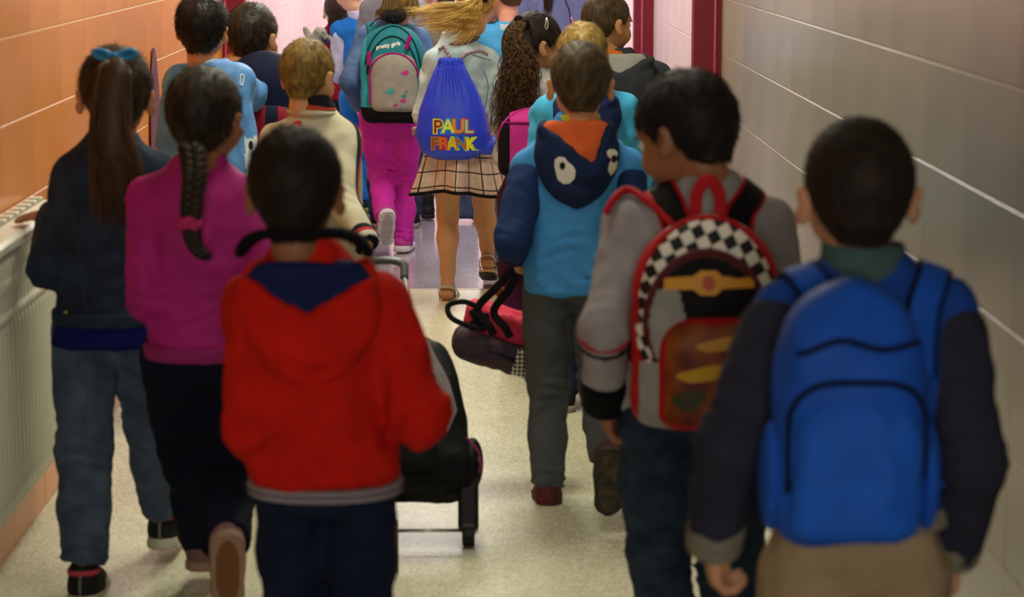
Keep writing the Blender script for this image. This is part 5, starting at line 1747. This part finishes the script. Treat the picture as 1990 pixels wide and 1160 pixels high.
p.top(mat('mid denim', '#3c5684', .85, .4, 400, 0, 14, .2, col2='#5874a0'), 'denim_jacket', hem=.50, w=.122, d=.098, sl=(.052, .05, .042), seed=23)
p.pants(mat('pink cotton', '#b8249a', .8, .3, 300, .1, 12, .25), r=(.082, .058, .046), w=.118, d=.098, legcrease=1.5, amp=.007)
p.shoes(mat('pink canvas', '#a83a8c', .7, .2), mat('white rubber sole', '#c4c0c6', .6), sole2=mat('grey tread', '#a09ca2', .7), sole_h=.03)
bc = p.L(764, 240, -.22)
b = Pack(p, 'teal and grey backpack with bird prints on the girl in pink trousers', (bc[0], -.165, bc[2]), yaw=-.08)
teal = fab('#1f6f7c', 'teal nylon', rough=.55, var=.12); teall = fab('#2e9cb4', 'teal light nylon', rough=.55); gy = fab('#86847e', 'warm grey nylon', rough=.6); mgp = fab('#8e1666', 'magenta trim')
Hb = p.L(766, 46, -.2)[2] - bc[2]
f = Fld(); pack_shape(f, (0, 0, 0), .148, Hb, .085, .42); f.fold(.003, 24, 4)
b.shape('main_body', f, [teal, fab('#101012', 'black base'), teall], keep=True, midf=lambda c: np.where(c[:, 2] < .075, 1, np.where(c[:, 0] < -.115, 2, 0)))
f = Fld(); pack_shape(f, (.012, -.058, .055), .110, .285, .050, .36); b.shape('front_pocket', f, [gy, teal], midf=lambda c: np.where(c[:, 2] > .325, 1, 0))
fb = bvh(f.mesh(.006)); pv = b.bv
for k_, (w_, z0, z1) in enumerate(((.118, .20, .40), (.128, .24, .445))):
    b.line([(-w_ * math.cos(t) + .006, z0 + (z1 - z0) * math.sin(t)) for t in np.linspace(.15, math.pi - .1, 20)], .004, fab('#0e3036', 'dark teal zip'), 'zip', off=.002)
b.bv = fb
b.line([(.012 - .108 * math.cos(t), .225 + .098 * math.sin(t)) for t in np.linspace(-.1, math.pi + .1, 20)], .0045, mgp, 'piping', off=.0)
b.line([(-.096, z) for z in np.linspace(.07, .25, 10)], .007, mgp, 'piping', off=.0)
for (sx, sz, rot) in ((-.098, .30, 0), (.082, .375, .3)):
    v, q = Fld().box((sx, -.105 if sx < 0 else -.10, sz), (.010, .006, .034), Rot(0, rot, 0), rnd=.004).mesh(.0045); b.add('zip_puller', v, q, mgp)
bird = [(-.02, -.002), (-.010, .004), (-.006, .012), (.002, .008), (.012, .018), (.010, .006), (.018, .004), (.010, -.002), (.006, -.014), (-.002, -.006), (-.010, -.006)]
for (bx, bz, s_, cl) in ((.068, .235, 1.1, '#a3227c'), (.0, .150, 1.35, '#2f8b94'), (.062, .130, .8, '#2f6f78'), (.058, .108, .9, '#a3227c'), (.022, .088, .7, '#a3227c'), (.045, .068, .6, '#2f8b94'), (.072, .15, .6, '#5a6a70')):
    V, F = decal(blob2d(A(bird) * s_, 2), (bx, 0, bz), (1, 0, 0), (0, 0, 1), fb, .0015, (0, 1, 0)); b.add('bird_print', V, F, mat('bird ' + cl, cl, .7))
V, F = decal(text2d('pretty girls', .026, .0006), (-.012, 0, .352), (1, 0, .18), (-.1, 0, 1), pv, .045 if False else .003, (0, 1, 0)); b.add('white_lettering', V, F, mat('white print', '#d8d8d4', .6))
b.bv = pv
straps(b, p, teal, w=.026, xs=.06, off=.010, xsh=.085)
v, q = Fld().ell((0, .02, Hb + .03), (.06, .03, .028)).fold(.008, 90, 4).mesh(.005); b.add('handle_pompom', v, q, mat('black fluff', '#0c0b0e', .9, .8, 200))
v, f_ = sweep(spline([(-.11, .03, Hb - .015), (-.07, .02, Hb + .02), (0, .02, Hb + .028)], 12), .003, n=5); b.add('cord', v, f_, fab('#14161c', 'black cord'))
# ---------- curly-haired girl
p = Person('child', 1042, 7.8, 1.24, 'girl with very long curly dark hair in a white and grey top', py=250, res=.008)
p.pose(head=(1042, 28, .0), headrot=(-62, 6, 0), hs=1.0, sho=(.0, 0), shw=.088,
       arms={'l': dict(hand=p.L(1000, 300, .22), elbow=p.L(985, 260, .0)), 'r': dict(hand=p.L(1075, 300, .2), elbow=p.L(1085, 250, .0))})
p.body('#a8764e', eyes=True)
wg = mat('white grey knit', '#b4b2aa', .9, .5, 200, 0, 30, .2, col2='#7f7e7a')
p.top(wg, 'knit_top', hem=.47, w=.105, sl=(.042, .038, .034), seed=25, amp=.007); p.collar(wg, r=.056, hgt=.03, z=0.830)
p.pants(fab('#3a1430', 'plum leggings'), r=(.070, .056, .046)); p.shoes(fab('#222222', 'dark shoe 2'), mat('rubber grey', '#8a8478', .7))
hm = hairm('#1c120b', '#6a4a2c', (1, 1, 1), .4)
p.haircap('#140d09', '#2a1c12', .010, nape=-.05, strands_n=2200, slen=.025, sr=.0008, lift=.08, rough=.4)
p.add('hair_bunch', *lock([[p.L(1015, 45, -.10), p.L(1000, 70, -.14), p.L(982 + i * 11, 130, -.17), p.L(964 + i * 14, 200, -.17), p.L(960 + i * 14, 300 - i * 6, -.165)] for i in range(6)], 760, .030, curl=(.009, 50), m=46, seed=12, r=.0015, rootspread=.7, endspread=1.0), hm)
core = A([spline([p.L(1015, 45, -.08), p.L(1004, 75, -.11), p.L(1010, 130, -.14), p.L(1000, 200, -.14), p.L(996, 262, -.14)], 20)])[0]
p.add('hair_core', *sweep(core, np.interp(np.linspace(0, 1, 20), [0, .3, .8, 1], [.03, .055, .055, .02]), np.interp(np.linspace(0, 1, 20), [0, .3, .8, 1], [.02, .03, .03, .01]), (0, -1, 0), n=12), hairm('#120c08', '#1c120c', (1, 1, 1), .6))
s_ = Fld()
for i in range(8): s_.ell(p.L(1014 + 8 * math.cos(i), 44 + 8 * math.sin(i * 1.3), -.105), (.014, .012, .014), k=.005)
v, q = s_.mesh(.005); p.add('bow_tie', v, q, fab('#0c0b0d', 'black ribbon'))
sv_ = [p.L(1062 + x * .9, y_, -.075) for x, y_ in ((0, 34), (3, 42), (3, 52), (0, 58), (-3, 52), (-1, 42))]
o_ = A([A(q) for q in sv_]); v, f_ = sweep(np.vstack([o_, o_[:1]]), .0022, n=5); p.add('hair_clip', v, f_, mat('silver clip', '#c8c4bc', .3, metal=.6))
bc = p.L(1034, 345, -.22)
b = Pack(p, 'pink and black backpack below the curly dark hair', (bc[0], -.17, bc[2]))
pk_ = fab('#b02a7c', 'pink nylon', rough=.6)
f = Fld(); pack_shape(f, (0, 0, 0), .115, .235, .07, .35); b.shape('main_body', f, [pk_, fab('#120d12', 'black nylon 3')], keep=True, midf=lambda c: np.where(c[:, 0] < -.075, 1, 0))
b.line([(x, .185) for x in np.linspace(-.10, .10, 10)], .004, fab('#7a1452', 'dark pink zip'), 'zip')
b.line([(-.113 * math.cos(t), .13 + .10 * math.sin(t)) for t in np.linspace(0, math.pi, 20)], .004, pk_, 'piping', off=.001)
# ---------- fair boy behind the blue hoodie
p = Person('child', 1140, 7.15, 1.228, 'fair-haired boy in a bright cyan hoodie, mostly hidden by the boy with the eyed hood', py=250, res=.008)
p.pose(head=(1131, 46, .0), headrot=(6, 0, 0), hs=1.0, sho=(.0, 0), shw=.114)
p.body('#c09068')
p.haircap('#6a5428', '#9c8248', .008, nape=-.058, strands_n=4200, slen=.013, sr=.0007, lift=.45, rough=.5)
p.top(mat('bright cyan cotton', '#3a9ac4', .8, .3, 300, .08, 14, .25), 'hooded_sweatshirt', hem=.47, w=.128, sl=(.058, .054, .046), seed=27, amp=.007)
p.hood(fab('#18224a', 'navy hood fabric'), fab('#18224a', 'navy hood fabric'), width=.112, zt=.83, zb=.67, vt=.79, vslope=.5)
p.pants(fab('#20263c', 'navy shorts')); p.shoes(fab('#222222', 'dark shoe 2'), mat('rubber grey', '#8a8478', .7))
# ---------- boy in the dark grey hoodie
p = Person('child', 1200, 8.1, 1.295, 'boy with cropped brown hair in a dark grey hooded coat with orange lining', py=200, res=.008)
p.pose(head=(1181, -12, .0), headrot=(-50, 4, 0), hs=1.0, sho=(.0, 0), shw=.122)
p.body('#a8744c', eyes=True)
p.haircap('#2c2014', '#4c3a24', .007, nape=-.056, strands_n=4200, slen=.009, sr=.0007, lift=.5, rough=.55)
dg = fab('#303236', 'charcoal fleece', var=.1)
p.top(dg, 'coat', hem=.47, w=.130, d=.105, sl=(.052, .050, .045), seed=29, amp=.005)
p.hood(dg, mat('heather grey lining', '#8b8a86', .9, .4, 200), width=.125, zt=.84, zb=.66, vt=.785, vslope=.55, yoff=.01)
p.collar(fab('#c05a14', 'bright orange collar'), r=.056, hgt=.022, z=0.837)
p.pants(fab('#14183a', 'indigo trousers'), top=.62, w=.14, d=.12); p.shoes(fab('#222222', 'dark shoe 2'), mat('rubber grey', '#8a8478', .7))
hb = Fld().loft([(.60, .05, 0, .125, .115), (.66, .05, 0, .128, .118)], rnd=.006).fold(.004, 50, 1).mesh(.007)
p.add('shirt_hem', *hb, mat('white shirt hem', '#b5aea2', .8, .3, 200))
f = Fld().ell((.12, -.10, .60), (.06, .05, .12)); f.ell((.10, -.09, .75), (.055, .045, .07), k=.02); f.fold(.009, 60, 4)
v, q = f.mesh(.006); p.add('tied_jacket', v, q, mat('navy quilt', '#101438', .5, .6, 60))
# ---------- child in light blue with a hand at the mouth
p = Person('child', 990, 10.0, 1.305, 'child in a light blue shirt with a white collar raising a hand to the mouth', py=100, res=.009)
p.pose(head=(975, -58, .02), headrot=(55, 4, 0), hs=1.0, sho=(.0, 0), shw=.115, shz=.80 * 1.305,
       arms={'l': dict(hand=p.L(955, 34, .12), elbow=p.L(915, 200, .02), dir=(.2, .2, .9), curl=.5, palm=(1, 0, 0)), 'r': dict()})
p.body('#c89080', eyes=True)
p.haircap('#3c2a1a', '#5c4430', .009, nape=-.05, strands_n=800, slen=.015, sr=.001)
p.top(mat('azure cotton', '#3a84b8', .8, .3, 300, .1, 16, .2), 'shirt', hem=.47, w=.135, sl=(.055, .05, .045), seed=31, amp=.007)
p.collar(fab('#9aa4b8', 'pale collar'), r=.058, hgt=.020, z=0.840); p.pants(fab('#4a5570', 'slate trousers')); p.shoes(fab('#222222', 'dark shoe 2'), mat('rubber grey', '#8a8478', .7))
# ---------- adult in lavender
p = Person('person', 1095, 11.3, 1.62, 'taller person in a lavender top with long brown hair at the head of the queue', py=100, res=.010, cat='person')
p.pose(head=(1085, -190, .0), headrot=(0, 0, 0), hs=1.05, shw=.118)
p.body('#b98a70')
p.haircap('#3a2a1c', '#5c4630', .012, nape=-.05, strands_n=0)
p.add('long_hair', *lock([[p.H(x, -.085, .02), p.H(x, -.11, -.10), p.L(1060 + i * 6, -20, -.14), p.L(1058 + i * 6, 28, -.14)] for i, x in enumerate((-.06, -.03, 0))], 300, .016, m=12, seed=3, r=.002), hairm('#33241a', '#4c3626', (1, 1, .2), .5))
p.top(mat('lavender cotton', '#6d74a8', .85, .3, 200, .06, 14, .2), 'shirt', hem=.50, seed=33, amp=.007)
p.pants(denim('#3a4660', '#4a5a78')); p.shoes(fab('#222222', 'dark shoe 2'), mat('rubber grey', '#8a8478', .7))
v, f_ = sweep(spline([p.L(1098, 0, -.16), p.L(1106, 20, -.16), p.L(1110, 50, -.16)], 10), .006, .003, n=6); p.add('bag_strap', v, f_, fab('#1c2048', 'navy strap'))
v, f_ = sweep(spline([p.L(1110, 33, -.17), p.L(1113, 44, -.17), p.L(1113, 52, -.17)], 6), .005, n=6); p.add('pink_ribbon', v, f_, mat('pink ribbon', '#c87a96', .6))
# ---------- child in the blue vest with white sleeves
p = Person('child', 705, 12.2, 1.26, 'child in a bright blue vest with white sleeves and bright blue track trousers', py=150, res=.0095)
p.pose(head=(680, -58, .02), headrot=(30, 8, 0), hs=1.0, shw=.105, shz=.80 * 1.26,
       arms={'l': dict(hand=p.L(655, 122, .22), elbow=p.L(664, 190, -.02), shoulder=p.L(664, 62, 0), dir=(-.2, .8, .2)), 'r': dict()},
       legs={'l': dict(ankle=p.L(704, 385, .0), knee=p.L(684, 300, .4)), 'r': dict(ankle=p.L(722, 380, .2))})
p.body('#c89a80')
p.haircap('#2a1c14', '#4a3626', .009, nape=-.05, strands_n=600, slen=.015, sr=.001)
p.top(mat('vest blue', '#0a64b4', .7, .3, 200, .05, 14, .25), 'vest', hem=.47, w=.100, sl=(.056, .060, .046), sleeve_m=mat('white cotton', '#b4b6d0', .85, .3, 200, .04, 14, .2), seed=35, amp=.007)
p.collar(mat('white cotton', '#b4b6d0'), r=.060, hgt=.035, z=0.835)
p.pants(mat('track blue', '#0a6cc0', .7, .3, 200, .08, 14, .25), r=(.072, .056, .048)); p.shoes(fab('#20323c', 'teal shoe'), mat('lime sole', '#8a9c3c', .6))
# ---------- grey sweatshirt
p = Person('person', 764, 11.6, 1.44, 'taller person in a heather grey sweatshirt behind the teal backpack', py=80, res=.010, cat='person')
p.pose(head=(764, -140, .0), hs=1.02, shw=.10); p.body('#c89a80'); p.haircap('#3a2a1c', '#5c4630', .010, strands_n=0)
p.top(mat('heather grey', '#77777f', .9, .4, 200, .08, 60, .2), 'sweatshirt', hem=.47, w=.112, sl=(.045, .042, .038), seed=37); p.pants(fab('#2a3448', 'blue grey trousers')); p.shoes(fab('#222222', 'dark shoe 2'), mat('rubber grey', '#8a8478', .7))
# ---------- child seen between the two girls
p = Person('child', 842, 11.9, 1.22, 'child with grey leggings and dark boots between the teal backpack and the blonde girl', py=200, res=.0095)
p.pose(head=(845, -44, .0), headrot=(80, 0, 0), hs=1.0, shw=.105, legs={'l': dict(ankle=p.L(831, 398, .0)), 'r': dict(ankle=p.L(868, 395, .15))})
p.body('#c08c7c', eyes=True); p.haircap('#3a2c22', '#5c4c3a', .010, nape=-.05, strands_n=600, slen=.02, sr=.001)
p.top(fab('#6c655c', 'taupe coat'), 'coat', hem=.47, seed=39); p.pants(mat('light grey knit', '#8a8c90', .9, .4, 200, .1, 40, .2), 'leggings', r=(.068, .055, .046), end=-.02)
p.shoes(mat('black boot', '#141216', .6, .3), mat('boot sole', '#1c1a1c', .7), name='boot', boot=.035)
# ---------- child with red top and dark hair beyond
p = Person('child', 655, 13.2, 1.15, 'dark-haired girl in a red top and olive skirt beyond the child in the blue vest', py=100, res=.0095)
p.pose(head=(655, -12, .0), headrot=(10, 0, 0), hs=1.0, shw=.10)
p.body('#c08c7c'); p.haircap('#1a100c', '#33221a', .010, nape=-.05, strands_n=0)
p.add('long_hair', *lock([[p.H(x, -.085, .02), p.H(x - .01, -.11, -.06), p.L(650 + i * 3, 50, -.14), p.L(641 + i * 3, 85, -.14)] for i, x in enumerate((-.05, -.02, .02))], 260, .016, m=12, seed=5, r=.002), hairm('#1a100c', '#33221a', (1, 1, .2), .5))
p.top(mat('crimson knit', '#7a0c20', .85, .4, 200, .06, 20, .2), 'sweater', hem=.47, w=.11, sl=(.045, .042, .036), seed=41); p.pants(fab('#2c2c26', 'olive trousers'), r=(.070, .056, .046)); p.shoes(fab('#222222', 'dark shoe 2'), mat('rubber grey', '#8a8478', .7))
t = Thing('tassel', tuple(W(634, 78, 13.0)), 'small navy thread tassel hanging by the red-topped girl', 'tassel')
C = A([[(0, 0, .02), (dx * .4, dy * .4, .012), (dx, dy, -.005 + .02 * math.cos(i)), (dx * 1.6, dy * 1.6, -.02)] for i, (dx, dy) in enumerate([(.03 * math.cos(a), .03 * math.sin(a)) for a in np.linspace(0, 6.2, 40)])])
t.add('threads', *strands(C, [.004, .004, .003, .002]), mat('navy thread', '#1c1c44', .8))
t.add('cord', *sweep(spline([(0, 0, .015), (.02, 0, .03), (.05, .02, .045)], 8), .003, n=5), mat('navy thread', '#1c1c44', .8))
# grey soft toy
t = Thing('soft_toy', tuple(W(612, 95, 13.0)), 'pale grey-green plush toy held out in front of the pink-lit wall', 'plush toy')
f = Fld().ell((0, 0, .03), (.045, .035, .05)).ell((.03, 0, .09), (.040, .032, .035), k=.02).ell((-.045, 0, .09), (.018, .014, .04), Rot(0, -.4, 0)).ell((.07, 0, .06), (.03, .02, .02), k=.01).cone((0, 0, 0), (-.03, 0, -.05), .016, .014, .01).cone((.02, 0, 0), (.05, 0, -.05), .016, .014, .01)
f.fold(.003, 90, 3); v, q = f.mesh(.006); t.add('plush_body', v, q, mat('plush grey', '#7d806c', .95, .8, 200, 0, 20, .1, col2='#9a9b88'))
for dx in (.02, .05):
    v, q = Fld().ell((dx, -.031, .095), (.004, .003, .005)).mesh(.002); t.add('bead_eye', v, q, mat('black bead', '#0c0c0c', .2))
# navy trolley
t = Thing('suitcase', (W(897, 430, 11.8).x, 11.8, 0), 'slate blue soft suitcase standing beyond the blonde girl\'s legs', 'suitcase')
f = Fld().box((0, 0, .20), (.085, .06, .18), rnd=.03).fold(.003, 30, 2); v, q = f.mesh(.007); t.add('case_body', v, q, fab('#3c4864', 'slate nylon', rough=.6))
t.add('piping', *sweep(spline([(-.083, -.056, .05), (-.083, -.056, .34), (0, -.056, .372), (.083, -.056, .34), (.083, -.056, .05)], 24), .004, n=5), fab('#1c2438', 'dark slate'))
for sg in (-1, 1):
    f = Fld().cone((sg * .07, .03, .02), (sg * .088, .03, .02), .019, .019, 0); v, q = f.mesh(.005); t.add('wheel', v, q, mat('black rubber', '#0c0c0c', .5))
